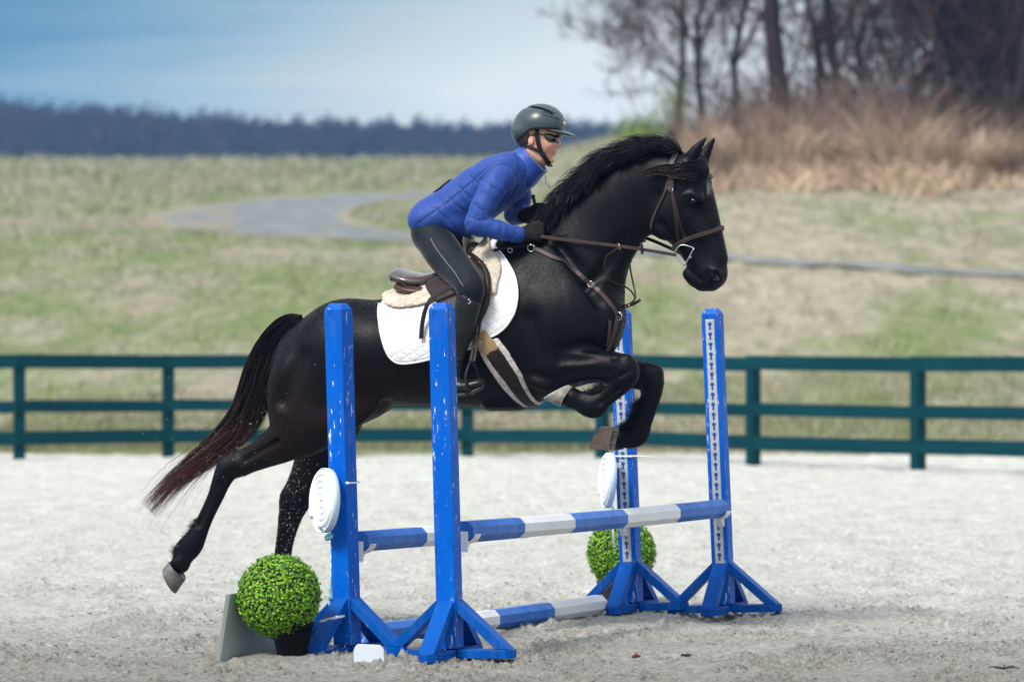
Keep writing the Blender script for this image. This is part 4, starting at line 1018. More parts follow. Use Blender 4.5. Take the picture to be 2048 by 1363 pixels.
allc = np.concatenate([o[1][:, :3] for o in horse_ops if o[0] == 'c'])
lo, hi = allc.min(0) - .42, allc.max(0) + .42
lo[1], hi[1] = -.36, .36; lo[2] = max(lo[2], -.05); hi[2] = min(hi[2], 2.45)
lo[0] = LP(300, 900)[0][0]; hi[0] = LP(1480, 500)[0][0]
HV = Vol(lo, hi, .0095); run_ops(HV, horse_ops)
hv, hf = nets(HV)
HORSE_Q = LP(900, 900, 0)[0]; HORSE_Q[2] = 0
horse = frame_root('horse', HORSE_Q, 'black horse jumping over the blue and white poles with folded forelegs', 'horse')
hb = fobj('body', hv, hf, cm, horse)
def blob(V, lst):
    v = np.zeros(len(V))
    for (px, py, w, r, a) in lst:
        q, mp_ = LP(px, py, w); v = np.maximum(v, a * np.exp(-(((V[:, 0] - q[0]) / (r * mp_)) ** 2 + ((V[:, 2] - q[2]) / (r * mp_)) ** 2)))
    return np.clip(v, 0, 1)
brown = blob(hv, [(600,840,-.15,70,.9),(560,890,-.15,55,.7),(720,790,-.2,60,.8),(800,800,-.2,50,.7),(900,800,-.2,50,.55),(700,840,0,50,.9),(1050,760,-.2,40,.35),(540,780,-.15,40,.5)])
white = np.maximum(blob(hv, [(1409,372,-.05,8,1.6),(1411,384,-.05,6,1.4),(1410,378,-.05,7,1.5),(1233,866,.17,8,.7),(1226,892,.17,9,.6)]), 0)
star = np.where(np.abs(hv[:, 1]) > .05, np.where(hv[:, 0] > LP(1380, 380)[0][0], 0, 1), 1)
cc_ = np.stack([brown, np.where((hv[:, 2] > 1.5), white * star, white * .7), 0 * brown, 0 * brown + 1], 1).astype(np.float32)
ca = hb.data.color_attributes.new('coat', 'FLOAT_COLOR', 'POINT'); ca.data.foreach_set('color', cc_.ravel())
hbvh = BVHTree.FromPolygons([tuple(v) for v in hv], [tuple(f) for f in hf])

# hooves: wedge between the coronet disc and the sole disc
hoofm = mat('hoof_horn', (.15, .14, .125), .7, var=(.44, .41, .36), vscale=26, vamt=1, bump=.4, bscale=50); hooft = mat('tan_hoof_horn', (.26, .165, .105), .6, var=(.40, .31, .24), vscale=30, vamt=1, bump=.4, bscale=50)
solem = mat('hoof_sole', (.30, .27, .22), .9, var=(.12, .10, .08), vscale=40, vamt=1, bump=.7, bscale=60); hoofd = mat('dark_hoof_horn', (.045, .045, .048), .5, var=(.15, .13, .12), vscale=26, vamt=1, bump=.4, bscale=50)
def hoof(c1, c2, s1, s2, w, lw, ls, m):
    A1, A2, B1, B2 = [LP(*p, w)[0] for p in (c1, c2, s1, s2)]
    V = []; F = []; n = 28; rings = [(0, .94), (.08, 1.02), (.45, 1.0), (.85, 1.02), (1, 1.0), (1.0, .82), (.93, .5), (.9, .02)]
    for (f, sc) in rings:
        ff = min(f, 1); P1 = A1 + (B1 - A1) * ff; P2 = A2 + (B2 - A2) * ff; c = (P1 + P2) / 2; a = (P2 - P1) / 2 * sc; l = (lw + (ls - lw) * ff) * sc
        for k in range(n):
            an = 2 * math.pi * k / n; V.append(c + a * math.cos(an) + np.array([0, l * math.sin(an), 0]))
    for i in range(len(rings) - 1):
        for k in range(n): F.append((i*n+k, i*n+(k+1)%n, (i+1)*n+(k+1)%n, (i+1)*n+k))
    F.append(tuple(range(n))); F.append(tuple(range((len(rings)-1)*n, len(rings)*n)))
    o = fobj('hoof', V, F, [m, solem], horse); o.data.polygons.foreach_set('material_index', [0] * (4 * n) + [1] * (3 * n) + [0, 1]); return o
hoof((340,1121), (371,1157), (327,1137), (351,1186), -.15, .047, .054, hoofd)
hoof((532,1200), (570,1208), (522,1238), (576,1236), .15, .050, .060, hoofd)['label'] = 'hoof hidden behind the ball bush'
hoof((1146,773), (1122,814), (1140,768), (1087,797), -.175, .050, .058, hoofm)['label'] = 'greyish hoof flecked with pale sand'
hoof((1232,853), (1222,900), (1203,852), (1179,898), .17, .052, .060, hooft)['label'] = 'tan brown hoof'
# eyes
eyem = mat('eye_dark', (.005, .0035, .003), .22)
for w in (-.098, .098):
    q, mp_ = LP(1387, 401, w * .915); V = []; F = []
    for i in range(9):
        for k in range(14):
            th = math.pi * i / 8; ph = 2 * math.pi * k / 14
            V.append(q + np.array([math.sin(th) * math.cos(ph) * .018, math.cos(th) * .014, math.sin(th) * math.sin(ph) * .013]))
    for i in range(8):
        for k in range(14): F.append((i*14+k, i*14+(k+1)%14, (i+1)*14+(k+1)%14, (i+1)*14+k))
    fobj('eye', V, F, eyem, horse)

# ---------------------------------------------------------------- hair
def hairmat(name, c1, c2, rough=.38, grad=None):
    m = bpy.data.materials.new(name); m.use_nodes = True; t = m.node_tree; b = t.nodes['Principled BSDF']; at_ = N(t, 'ShaderNodeVertexColor', layer_name='hair')
    sc = N(t, 'ShaderNodeSeparateColor'); t.links.new(at_.outputs[0], sc.inputs[0]); cc = mixc(t, sc.outputs[0], c1, c2)
    if grad: cc = mixc(t, sc.outputs[1], cc, grad)
    t.links.new(cc, b.inputs['Base Color']); b.inputs['Roughness'].default_value = rough; b.inputs['Specular IOR Level'].default_value = .4
    return m
manem = hairmat('mane_hair', (.0028, .0036, .0052), (.017, .023, .032), .42, (.07, .022, .016)); tailm = hairmat('tail_hair', (.004, .004, .005), (.018, .014, .014), .5, (.135, .048, .036))  # random mane strands hold bluish highlights in their base colour
def strands(name, paths, wid, m, root, red, seed=0, n=12):
    """paths: array (S, K, 3); thin tapered ribbons, one mesh"""
    rg = np.random.default_rng(seed); P = np.asarray(paths); S_, K, _ = P.shape
    T = np.gradient(P, axis=1); T /= np.linalg.norm(T, axis=2, keepdims=True) + 1e-9
    a = rg.normal(0, 1, (S_, 1, 3)); a[:, :, 1] *= .4; Bn = np.cross(T, a); Bn /= np.linalg.norm(Bn, axis=2, keepdims=True) + 1e-9
    f = np.linspace(0, 1, K)[None, :, None]; W = wid * rg.uniform(.6, 1.3, (S_, 1, 1)) * (1 - f ** 3 * .85)
    V = np.stack([P - Bn * W, P + Bn * W], 2).reshape(-1, 3)
    base = (np.arange(S_)[:, None] * K + np.arange(K - 1)[None, :]).ravel() * 2
    F = np.stack([base, base + 1, base + 3, base + 2], 1)
    o = fobj(name, V, F, m, root)
    sh = np.repeat(rg.uniform(0, 1, (S_, 1)) ** 2.2, K * 2, 1).ravel(); rd = np.repeat(np.asarray(red), 2, axis=1).ravel() if np.ndim(red) else sh * 0
    ca = o.data.color_attributes.new('hair', 'FLOAT_COLOR', 'POINT'); ca.data.foreach_set('color', np.stack([sh, rd, sh, sh * 0 + 1], 1).astype(np.float32).ravel())
    return o
rg = np.random.default_rng(77)
def L3(px, py, w): return LP(px, py, w)[0]
# tail: guide stations px, py, half-width px
TG = catmull([(606,640,10),(575,648,20),(545,684,27),(524,735,34),(508,790,37),(488,838,35),(445,885,29),(392,928,23),(345,968,17),(303,1012,12)], 3)
K = len(TG); S_ = 7500; paths = np.zeros((S_, K, 3)); a0 = rg.uniform(-1, 1, S_); a1 = rg.uniform(-1, 1, S_); ln = np.clip(rg.normal(.86, .12, S_), .3, 1.06)
clump = rg.integers(0, 60, S_); ca_ = rg.uniform(-1, 1, 60); cb_ = rg.uniform(-1, 1, 60); cph = rg.uniform(0, 6.28, 60)
ln = ln * rg.uniform(.62, 1.08, 60)[clump]
red = np.zeros((S_, K))
for j in range(K):
    f = j / (K - 1)
    fs = f * ln * (K - 1); i = np.clip(fs.astype(int), 0, K - 2); q = np.minimum(fs - i, 1.6)[:, None]; g = TG[i] * (1 - q) + TG[i + 1] * q; dd = TG[i + 1] - TG[i]
    nn = np.stack([dd[:, 1], -dd[:, 0]], 1); nn /= np.linalg.norm(nn, axis=1)[:, None]
    ff = fs / (K - 1); mixk = np.clip(ff * 1.3 - .2, 0, .72)
    off = (a0 * (1 - mixk) + ca_[clump] * mixk) * g[:, 2] + np.sin(ff * 9 + cph[clump]) * 4.5 * ff + a1 * np.where(ln > .9, 16, 7) * ff ** 3
    off = off + np.where((off < 0), 0, 0)
    X = g[:, 0] + nn[:, 0] * off; Y = g[:, 1] + nn[:, 1] * off
    w = .045 * (a1 * (1 - mixk) + cb_[clump] * mixk) * (.5 + ff)
    for s in range(0): pass
    r = np.stack([(X - 1024) / FPX, np.ones(S_), -(Y - 681.5) / FPX], 1); tt = (w + Nd @ O_ - Nd @ CAMP) / (r @ Nd); p = CAMP + r * tt[:, None] - O_
    paths[:, j, 0] = p @ Hd; paths[:, j, 1] = p @ Nd; paths[:, j, 2] = p[:, 2]
    red[:, j] = np.clip((ff - .50) * 3.2 + rg.uniform(-.25, .25, 60)[clump] * .8, 0, 1) * np.clip(.75 + .5 * ca_[clump], .1, 1)
strands('tail', paths, .0015, tailm, horse, red, 1)

# mane
CR = catmull([(1078,468),(1102,432),(1132,396),(1168,362),(1206,333),(1246,311),(1290,298),(1330,296),(1366,306)], 6)
S_ = 13000; K = 12; s = rg.uniform(0, 1, S_) * (len(CR) - 1.001); i = s.astype(int); q = (s - i)[:, None]; root_ = CR[i] * (1 - q) + CR[i + 1] * q; tg = CR[i + 1] - CR[i]; tg /= np.linalg.norm(tg, axis=1)[:, None]
nrm_ = np.stack([tg[:, 1], -tg[:, 0]], 1)      # outward (up-left)
sn = s / (len(CR) - 1)
kind = rg.uniform(0, 1, S_)                      # 0: lies on the near side, 1: flies above the crest
nc = 170; cl = np.clip((sn * nc + rg.normal(0, .8, S_)).astype(int), 0, nc - 1); cr_ = rg.normal(0, 1, (nc, 4))
L = rg.uniform(54, 102, S_) * np.interp(sn, [0, .12, .3, .6, .85, 1], [.42, .72, 1.0, 1.05, .9, .6])
paths = np.zeros((S_, K, 3)); w0 = rg.uniform(-.03, .03, S_)
ang0 = np.where(kind < .55, rg.normal(.10, .22, S_), rg.normal(.62, .20, S_)) + cr_[cl, 0] * .09       # above the backward tangent, radians
L = L * np.where(kind < .55, .84, 1.0)
bend = np.where(kind < .55, rg.normal(-.80, .18, S_), rg.normal(-.80, .20, S_)) + cr_[cl, 1] * .22
x, y = root_[:, 0].copy(), root_[:, 1].copy(); side = w0.copy()
base_ang = np.arctan2(tg[:, 1], -tg[:, 0])       # direction back along the crest, photo axes with y down
for j in range(K):
    f = j / (K - 1)
    r = np.stack([(x - 1024) / FPX, np.ones(S_), -(y - 681.5) / FPX], 1); tt = (side + Nd @ O_ - Nd @ CAMP) / (r @ Nd); p = CAMP + r * tt[:, None] - O_
    paths[:, j, 0] = p @ Hd; paths[:, j, 1] = p @ Nd; paths[:, j, 2] = p[:, 2]
    bx, by = -tg[:, 0], -tg[:, 1]; an = ang0 + bend * f ** 1.1 * 1.15
    dx = bx * np.cos(an) + nrm_[:, 0] * np.sin(an); dy = by * np.cos(an) + nrm_[:, 1] * np.sin(an)
    x += dx * L / K; y += dy * L / K; side += (-.0105 - .0045 * cr_[cl, 2] * f) * np.where(kind < .55, 1.0, .55)
cid = cl.copy()
for c_ in range(nc):
    m_ = cid == c_
    if m_.sum() < 3: continue
    mean = paths[m_].mean(0); f_ = (np.linspace(0, 1, K) ** 1.3 * .62)[None, :, None]
    paths[m_] = paths[m_] * (1 - f_) + (mean[None] + (paths[m_][:, :1] - mean[None, :1]) * .35) * f_
# keep strands outside the neck
for it in range(1):
    flat = paths.reshape(-1, 3)
    for k_ in range(len(flat)):
        if k_ % K < 2: continue
        h = hbvh.find_nearest(Vector(flat[k_]), .09)
        if h[0] is not None:
            d_ = (Vector(flat[k_]) - h[0]).dot(h[1])
            if d_ < .006: flat[k_] = np.array(h[0] + h[1] * (.006 + .010 * ((k_ // K) % 7) / 7))
    paths = flat.reshape(S_, K, 3)
strands('mane', paths, .0013, manem, horse, np.zeros((S_, K)), 2)
# forelock blown back across the brow band and cheek
S_ = 2600; K = 14; G1 = catmull([(1410,318),(1419,342),(1408,356),(1378,361),(1338,354),(1300,352)], 3); G2 = catmull([(1392,312),(1388,322),(1368,326),(1342,330),(1310,334),(1276,347)], 3)
K = len(G1); a = rg.uniform(0, 1, S_)[:, None]; ln = rg.uniform(.5, 1.0, S_)
paths = np.zeros((S_, K, 3)); cph = rg.uniform(0, 6.28, 30); cl = (a[:, 0] * 29.9).astype(int)
WS = np.interp(np.linspace(0, 1, K), [0, .2, .45, 1], [-.01, -.075, -.112, -.118]); red = np.zeros((S_, K))
for j in range(K):
    fs = j / (K - 1) * ln * (K - 1); i = np.clip(fs.astype(int), 0, K - 2); q = (fs - i)[:, None]
    g = (G1[i] * (1 - q) + G1[i + 1] * q) * a + (G2[i] * (1 - q) + G2[i + 1] * q) * (1 - a); ff = fs / (K - 1)
    g = g + np.stack([ff * 0, np.sin(ff * 5 + cph[cl]) * 3 * ff + rg.normal(0, 1, S_) * .4], 1)
    w = np.interp(ff, np.linspace(0, 1, K), WS) - rg.uniform(0, .012, S_) * 0
    r = np.stack([(g[:, 0] - 1024) / FPX, np.ones(S_), -(g[:, 1] - 681.5) / FPX], 1); tt = (w + Nd @ O_ - Nd @ CAMP) / (r @ Nd); p = CAMP + r * tt[:, None] - O_
    paths[:, j, 0] = p @ Hd; paths[:, j, 1] = p @ Nd; paths[:, j, 2] = p[:, 2]; red[:, j] = np.clip((ff - .45) * 1.6, 0, .9)
flat = paths.reshape(-1, 3)
for k_ in range(len(flat)):
    h = hbvh.find_nearest(Vector(flat[k_]), .12)
    if h[0] is not None:
        d_ = (Vector(flat[k_]) - h[0]).dot(h[1]); t_off = .007 + .022 * ((k_ // K) % 9) / 9
        if d_ < t_off: flat[k_] = np.array(h[0] + h[1] * t_off)
paths = flat.reshape(S_, K, 3)
strands('forelock', paths, .0011, manem, horse, red, 3)
# feathering at the near hind and foreleg fetlocks
def tuft(p0, p1, dirpx, L, w, n, seed):
    rg = np.random.default_rng(seed); K = 6; f = rg.uniform(0, 1, n); paths = np.zeros((n, K, 3)); a = rg.normal(0, .35, n); wo = rg.uniform(-.024, .012, n)
    for k in range(n):
        x = p0[0] + (p1[0] - p0[0]) * f[k]; y = p0[1] + (p1[1] - p0[1]) * f[k]; l = L * rg.uniform(.5, 1.1)
        for j in range(K):
            g = j / (K - 1); an = math.atan2(dirpx[1], dirpx[0]) + a[k] + .4 * g
            paths[k, j] = L3(x + math.cos(an) * l * g, y + math.sin(an) * l * g, w + wo[k])
    strands('feather', paths, .0012, manem, horse, np.zeros((n, K)), seed)
tuft((402,1030), (366,1094), (-.45, 1), 24, -.15, 1000, 5)
tuft((368,1090), (358,1104), (-.75, .8), 22, -.15, 500, 8)
tuft((1222,768), (1172,796), (-1, .35), 26, -.175, 900, 6)
tuft((1284,795), (1262,846), (-.9, .75), 22, .17, 700, 7)
tuft((1262,848), (1240,858), (-1, .15), 16, .17, 400, 9)
wfm = hairmat('white_hair', (.42, .39, .36), (.60, .57, .53), .6)
def wtuft(p0, p1, L, w, n, seed, bow=0):
    rg = np.random.default_rng(seed); K = 5; paths = np.zeros((n, K, 3))
    for k in range(n):
        f = rg.uniform(); sw = rg.uniform(-1, 1); x = p0[0] + (p1[0] - p0[0]) * f + 5; y = p0[1] + (p1[1] - p0[1]) * f; l = L * rg.uniform(.5, 1.1); an = math.pi + rg.normal(0, .22) + bow
        q0 = L3(x, y, w + sw * .03)
        for j in range(K): 
            g = j / (K - 1); q = L3(x + math.cos(an) * l * g, y + math.sin(an) * l * g, w - .055 * math.sqrt(max(0, 1 - (2 * f - 1) ** 2)) if sw < .9 else w); paths[k, j] = q
    strands('coronet_hair', paths, .0010, wfm, horse, np.zeros((n, K)), seed)
wtuft((1234,852), (1223,901), 11, .17, 420, 61)
# short winter coat over the whole body, lying back and down
A3 = hv[hf[:, 0]]; B3 = hv[hf[:, 1]]; C3 = hv[hf[:, 2]]; D3 = hv[hf[:, 3]]; fn = np.cross(C3 - A3, D3 - B3); ar = np.linalg.norm(fn, axis=1); fn /= ar[:, None] + 1e-12
cen = (A3 + B3 + C3 + D3) / 4; 
if (fn * (cen - np.array([[0, 0, 0]]))).sum() < 0: pass
S_ = 150000; rg = np.random.default_rng(41); pk = rg.choice(len(hf), S_, p=ar / ar.sum()); uu = rg.uniform(0, 1, (S_, 1)); vv = rg.uniform(0, 1, (S_, 1))
P0 = (A3[pk] * (1 - uu) + B3[pk] * uu) * (1 - vv) + (D3[pk] * (1 - uu) + C3[pk] * uu) * vv; Nn = fn[pk]
flow = np.array([[-.72, 0, -.70]]) + rg.normal(0, .16, (S_, 3)); headm = (P0[:, 0] > LP(1300, 400)[0][0]) & (P0[:, 2] > 1.5); flow[headm] = np.array([.25, 0, -.97]) + rg.normal(0, .12, (headm.sum(), 3))
flow -= Nn * (flow * Nn).sum(1, keepdims=True); flow /= np.linalg.norm(flow, axis=1, keepdims=True) + 1e-9
ll = rg.uniform(.008, .016, (S_, 1)) * np.where(headm[:, None], .6, 1); K = 3
paths = np.stack([P0 - Nn * .0006, P0 + flow * ll * .5 + Nn * .0005, P0 + flow * ll + Nn * rg.uniform(.0002, .0016, (S_, 1))], 1)
coatm = hairmat('coat_hair', (.0018, .0020, .0028), (.0028, .0031, .0041), .62, (.015, .0065, .005)); coatm.node_tree.nodes['Principled BSDF'].inputs['Specular IOR Level'].default_value = .15
bw = np.interp(blob(P0, [(600,840,-.15,70,.9),(560,890,-.15,55,.7),(720,790,-.2,60,.8),(800,800,-.2,50,.7),(900,800,-.2,50,.55),(700,840,0,50,.9),(1050,760,-.2,40,.35),(540,780,-.15,40,.5)]), [0, 1], [0, .8])
keep = (blob(P0, [(1409,374,-.05,11,1),(1411,384,-.05,8,1)]) < .3)
strands('coat', paths[keep], .00045, coatm, horse, np.repeat(bw[keep][:, None], K, 1), 11)
# stray tail hairs
S2 = 260; K = 16; paths = np.zeros((S2, K, 3)); rg = np.random.default_rng(52); TT = catmull([(606,640),(575,648),(545,684),(524,735),(508,790),(488,838),(445,885),(392,928),(345,968),(300,1014),(270,1040)], 3)
for s_i in range(S2):
    i0 = rg.integers(8, 20); L_ = rg.integers(5, 10); o0 = rg.normal(0, 16); dr = rg.normal(0, 3.0); w_ = rg.uniform(-.06, .05)
    for j in range(K):
        fi = min(i0 + L_ * j / (K - 1), len(TT) - 1.001); i = int(fi); g = TT[i] * (1 - fi + i) + TT[i + 1] * (fi - i)
        paths[s_i, j] = L3(g[0] + o0 * .6 + dr * j * .35, g[1] + o0 * .7 + dr * j * .5 + .12 * j * j * rg.uniform(.5, 1), w_)
strands('tail_wisp', paths, .0009, tailm, horse, np.tile(np.linspace(.3, 1, K), (S2, 1)), 12)
# ================================================================== TACK
def cam_local():
    o = CAMP - O_; return np.array([o @ Hd, o @ Nd, o[2]])
def surf(px, py, bvh=None, fw=-.05):
    r = ray(px, py); d = np.array([r @ Hd, r @ Nd, r[2]]); d /= np.linalg.norm(d)
    h = (bvh or hbvh).ray_cast(Vector(cam_local()), Vector(d))
    if h[0] is None: return LP(px, py, fw)[0], None
    return np.array(h[0]), np.array(h[1])
def poly_uz(pts, sub=5, fw=-.05):
    q = [surf(x, y, None, fw)[0] for (x, y) in pts]; return catmull(np.array([(a[0], a[2]) for a in q]), sub, True)
leather = mat('brown_leather', (.015, .0085, .0090), .5, spec=.25, var=(.028, .0150, .0155), vscale=18, vamt=1, bump=.2, bscale=90, bdist=.002)
leather_l = mat('worn_brown_leather', (.050, .032, .028), .5, spec=.35, var=(.032, .020, .019), vscale=14, vamt=1, bump=.2, bscale=90, bdist=.002)
bleather = mat('black_leather', (.004, .004, .0045), .42, spec=.3, var=(.013, .013, .014), vscale=14, vamt=1, bump=.3, bscale=50, bdist=.003)
seatm = mat('saddle_seat_leather', (.060, .045, .045), .26, var=(.085, .060, .060), vscale=9, vamt=1, bump=.15, bscale=140, coat=.4, bdist=.001)
steel = mat('steel', (.62, .62, .62), .22, metal=1.0); brass = mat('brass', (.60, .45, .22), .3, metal=1.0)
fleece = mat('cream_fleece', (.66, .60, .50), .95, var=(.50, .44, .34), vscale=30, vamt=1, bump=1.0, bscale=90, bdist=.012)
fleecew = mat('white_fleece', (.80, .74, .71), .95, var=(.52, .45, .43), vscale=40, vamt=1, bump=1.0, bscale=110, bdist=.010)
# quilted white cotton
qm = bpy.data.materials.new('quilted_cotton'); qm.use_nodes = True; t = qm.node_tree; b = t.nodes['Principled BSDF']; b.inputs['Roughness'].default_value = .85; b.inputs['Base Color'].default_value = (.70, .71, .725, 1); b.inputs['Sheen Weight'].default_value = .1
c = N(t, 'ShaderNodeTexCoord'); s3 = N(t, 'ShaderNodeSeparateXYZ'); t.links.new(c.outputs['Object'], s3.inputs[0])
def tri(e): return mth(t, 'ABSOLUTE', mth(t, 'SINE', mth(t, 'MULTIPLY', e, math.pi / .046)))
q1 = tri(mth(t, 'ADD', mth(t, 'MULTIPLY', s3.outputs[0], .80), s3.outputs[2])); q2 = tri(mth(t, 'SUBTRACT', mth(t, 'MULTIPLY', s3.outputs[0], .62), mth(t, 'MULTIPLY', s3.outputs[2], 1.1)))
hq = mth(t, 'POWER', mth(t, 'MINIMUM', q1, q2), .45)
mpn = N(t, 'ShaderNodeMapping'); t.links.new(c.outputs['Object'], mpn.inputs[0])
hq = mth(t, 'ADD', hq, mth(t, 'MULTIPLY', nz(20, 3), .5))
bp = N(t, 'ShaderNodeBump', i_Strength=.36, i_Distance=.008); t.links.new(hq, bp.inputs['Height']); t.links.new(bp.outputs[0], b.inputs['Normal'])

def shell(name, poly, off0, off1, m, root, h=.0065, ops=None, noise=0.0, edge=.006, parent=None, wlim=None):
    """conforming layer: between off0 and off1 outside the horse's trunk, cut to an outline"""
    P = np.asarray(poly); lo = [P[:, 0].min() - .04, -.42, P[:, 1].min() - .04]; hi = [P[:, 0].max() + .04, .42, P[:, 1].max() + .04]
    v = Vol(lo, hi, h); run_ops(v, ops or trunk_ops); d = metric(v, v.d)
    U = v.ax[0][:, None]; Z = v.ax[2][None, :]; pd_ = poly_sd(P, U, Z)[:, None, :]
    if noise:
        rg = np.random.default_rng(5); nn = blurv(rg.standard_normal(d.shape).astype(np.float32), 2); nn /= nn.std(); d = d - nn * noise
    mid, half = (off0 + off1) / 2, (off1 - off0) / 2
    sh = np.abs(d - mid) - half
    e = np.maximum(sh, pd_ + 0 * sh)
    kk = edge; hh_ = np.maximum(kk - np.abs(sh - pd_), 0) / kk; e = e + hh_ * hh_ * kk * .25
    if wlim is not None: e = np.maximum(e, wlim(v))
    V, F = nets(v, e.astype(np.float32)); return fobj(name, V, F, m, root, parent=parent)
PAD = [(760,612),(760,645),(766,677),(774,701),(785,717),(802,725),(832,723),(860,717),(905,706),(945,694),(972,678),(995,667),(1013,652),(1027,630),(1034,608),(1036,588),(1034,568),(1029,550),(1020,533),(1008,514),(992,496)]
padp = [tuple(surf(x, y)[0][[0, 2]]) for x, y in PAD] + [tuple(LP(1000, 470, 0)[0][[0, 2]]), tuple(LP(960, 470, 0)[0][[0, 2]]), tuple(LP(860, 520, 0)[0][[0, 2]]), tuple(LP(800, 560, 0)[0][[0, 2]])]
pad = frame_root('saddle_pad', LP(900, 720, -.25)[0], 'white quilted square saddle pad under the brown saddle on the black horse', 'saddle pad')
padp = catmull(padp, 4, True)
shell('quilted_panel', padp, .001, .017, qm, pad)
# piped edge
pp = []
for (u, z) in catmull([tuple(surf(x, y)[0][[0, 2]]) for x, y in PAD], 4):
    h = hbvh.ray_cast(Vector((u, -1.5, z)), Vector((0, 1, 0)))
    if h[0] is not None: pp.append(h[0] + h[1] * .014)
V, F = tube(pp, .0052, 6); fobj('piping', V, F, mat('white_piping', (.82, .83, .85), .7), pad)
V, F = tube([Vector((p.x, -p.y, p.z)) for p in pp], .0052, 6); fobj('piping', V, F, bpy.data.materials['white_piping'], pad)
# fleece half pad
hp = frame_root('fleece_half_pad', LP(900, 600, 0)[0], 'cream sheepskin half pad rolled out behind and in front of the saddle', 'half pad')
rear = [(767,590),(771,603),(780,613),(800,618),(830,615),(862,608),(880,600),(900,590),(905,570)]
rp = [tuple(surf(x, y)[0][[0, 2]]) for x, y in rear] + [tuple(LP(x, y, 0)[0][[0, 2]]) for x, y in ((900, 560), (860, 568), (815, 572), (785, 568), (772, 574))]
shell('rear_fleece', catmull(rp, 4, True), .018, .038, fleece, hp, noise=.0020, edge=.03)
front = [(930,560),(990,590),(1001,565),(1008,535),(1003,512),(988,492)]
fp = [tuple(surf(x, y)[0][[0, 2]]) for x, y in front] + [tuple(LP(x, y, 0)[0][[0, 2]]) for x, y in ((975, 462), (945, 465), (930, 490))]
shell('front_fleece', catmull(fp, 4, True), .018, .040, fleece, hp, noise=.0015, edge=.025)

# saddle
sad = frame_root('saddle', LP(900, 620, 0)[0], 'brown leather jumping saddle with shiny high cantle under the rider', 'saddle')
sv_ = Vol(LP(770, 660, 0)[0] - np.array([0, .26, 0]), LP(1000, 440, 0)[0] + np.array([0, .26, 0]), .005)
run_ops(sv_, [C_([(803,554,18,0,.155),(828,562,19,0,.170),(858,564,18,0,.155),(890,549,14,0,.100),(925,518,14,0,.062),(950,498,15,0,.052)], .02)])
V, F = nets(sv_); fobj('seat', V, F, seatm, sad)
pv_ = Vol(LP(770, 660, 0)[0] - np.array([0, .26, 0]), LP(1000, 440, 0)[0] + np.array([0, .26, 0]), .006)
run_ops(pv_, [C_([(812,575,12,0,.175),(835,581,14,0,.200),(862,583,15,0,.200),(895,572,14,0,.16),(930,545,14,0,.085)], .02)])
V, F = nets(pv_); fobj('panel', V, F, mat('rust_brown_leather', (.085, .032, .018), .4, var=(.05, .02, .015), vscale=12, vamt=1), sad)
V, F = tube([LP(x, y, -.170)[0] for x, y in ((797, 563), (812, 572), (838, 576), (862, 574), (880, 567))], .005, 6); fobj('welt', V, F, bleather, sad)
flap = [(866,566),(905,545),(940,520),(955,514),(972,535),(984,556),(989,578),(987,602),(979,625),(966,648),(950,650),(920,640),(893,620),(872,596)]
fpl = poly_uz(flap, 4)
nearonly = lambda v: (v.ax[1][None, :, None] + .08)
for sg in (-1, 1):
    shell('flap', fpl, .040, .052, leather, sad, edge=.012, h=.006, wlim=lambda v, sg=sg: .08 - sg * v.ax[1][None, :, None] + np.zeros((len(v.ax[0]), 1, 1), np.float32))
# knee roll along the front edge of the flap
for sg in (-1, 1):
    kr = []
    for (x, y, r) in ((957,520,.010),(975,540,.013),(985,562,.015),(986,590,.015),(979,615,.013),(966,642,.008)):
        q, n_ = surf(x - 5, y); q = q + (n_ if n_ is not None else 0) * .050; q = q * np.array([1, -sg * -1 if False else 1, 1]); q = np.array([q[0], -abs(q[1]) if sg < 0 else abs(q[1]), q[2]]); kr.append((*q, r, r * 1.1))
    kk = catmull(kr, 5); V, F = tube([k[:3] for k in kk], [k[3] for k in kk], 10); fobj('knee_roll', V, F, leather, sad)
def conform(pts, off, bvh=None):
    out = []; nn = []
    for p in pts:
        h = (bvh or hbvh).find_nearest(Vector(p), .5); s = (Vector(p) - h[0]); n_ = h[1]
        out.append(np.array(h[0] + n_ * off)); nn.append(np.array(n_))
    return out, nn
def strap(name, pts, nrm, w, th, m, root, parent=None):
    pts = [np.array(p) for p in pts]; V = []; F = []; L = len(pts)
    nrm = [np.array(n_) for n_ in nrm]
    for _ in range(3): nrm = [nrm[max(i - 1, 0)] + nrm[i] * 2 + nrm[min(i + 1, L - 1)] for i in range(L)]
    for i in range(L):
        t_ = pts[min(i + 1, L - 1)] - pts[max(i - 1, 0)]; t_ = t_ / (np.linalg.norm(t_) + 1e-9); n_ = nrm[i] - t_ * (nrm[i] @ t_); n_ /= np.linalg.norm(n_) + 1e-9; s_ = np.cross(t_, n_)
        for (a, b2) in ((-1, -.5), (-1, .2), (-.8, .5), (.8, .5), (1, .2), (1, -.5)): V.append(pts[i] + s_ * a * w / 2 + n_ * b2 * th)
    for i in range(L - 1):
        for k in range(6): F.append((i*6+k, i*6+(k+1)%6, (i+1)*6+(k+1)%6, (i+1)*6+k))
    F.append(tuple(range(6))); F.append(tuple(range(L*6-1, L*6-7, -1)))
    return fobj(name, V, F, m, root, smooth=False, parent=parent)
def cstrap(name, pxs, w, m, root, off=.004, th=.004, sub=8, parent=None, mirror=False, fw=-.08):
    """strap lying on the horse, given in photo directions"""
    P = catmull(np.array([surf(x, y, None, fw)[0] for x, y in pxs]), sub)
    if mirror: P = P * np.array([1, -1, 1])
    q, n_ = conform(P, off); return strap(name, q, n_, w, th, m, root, parent)
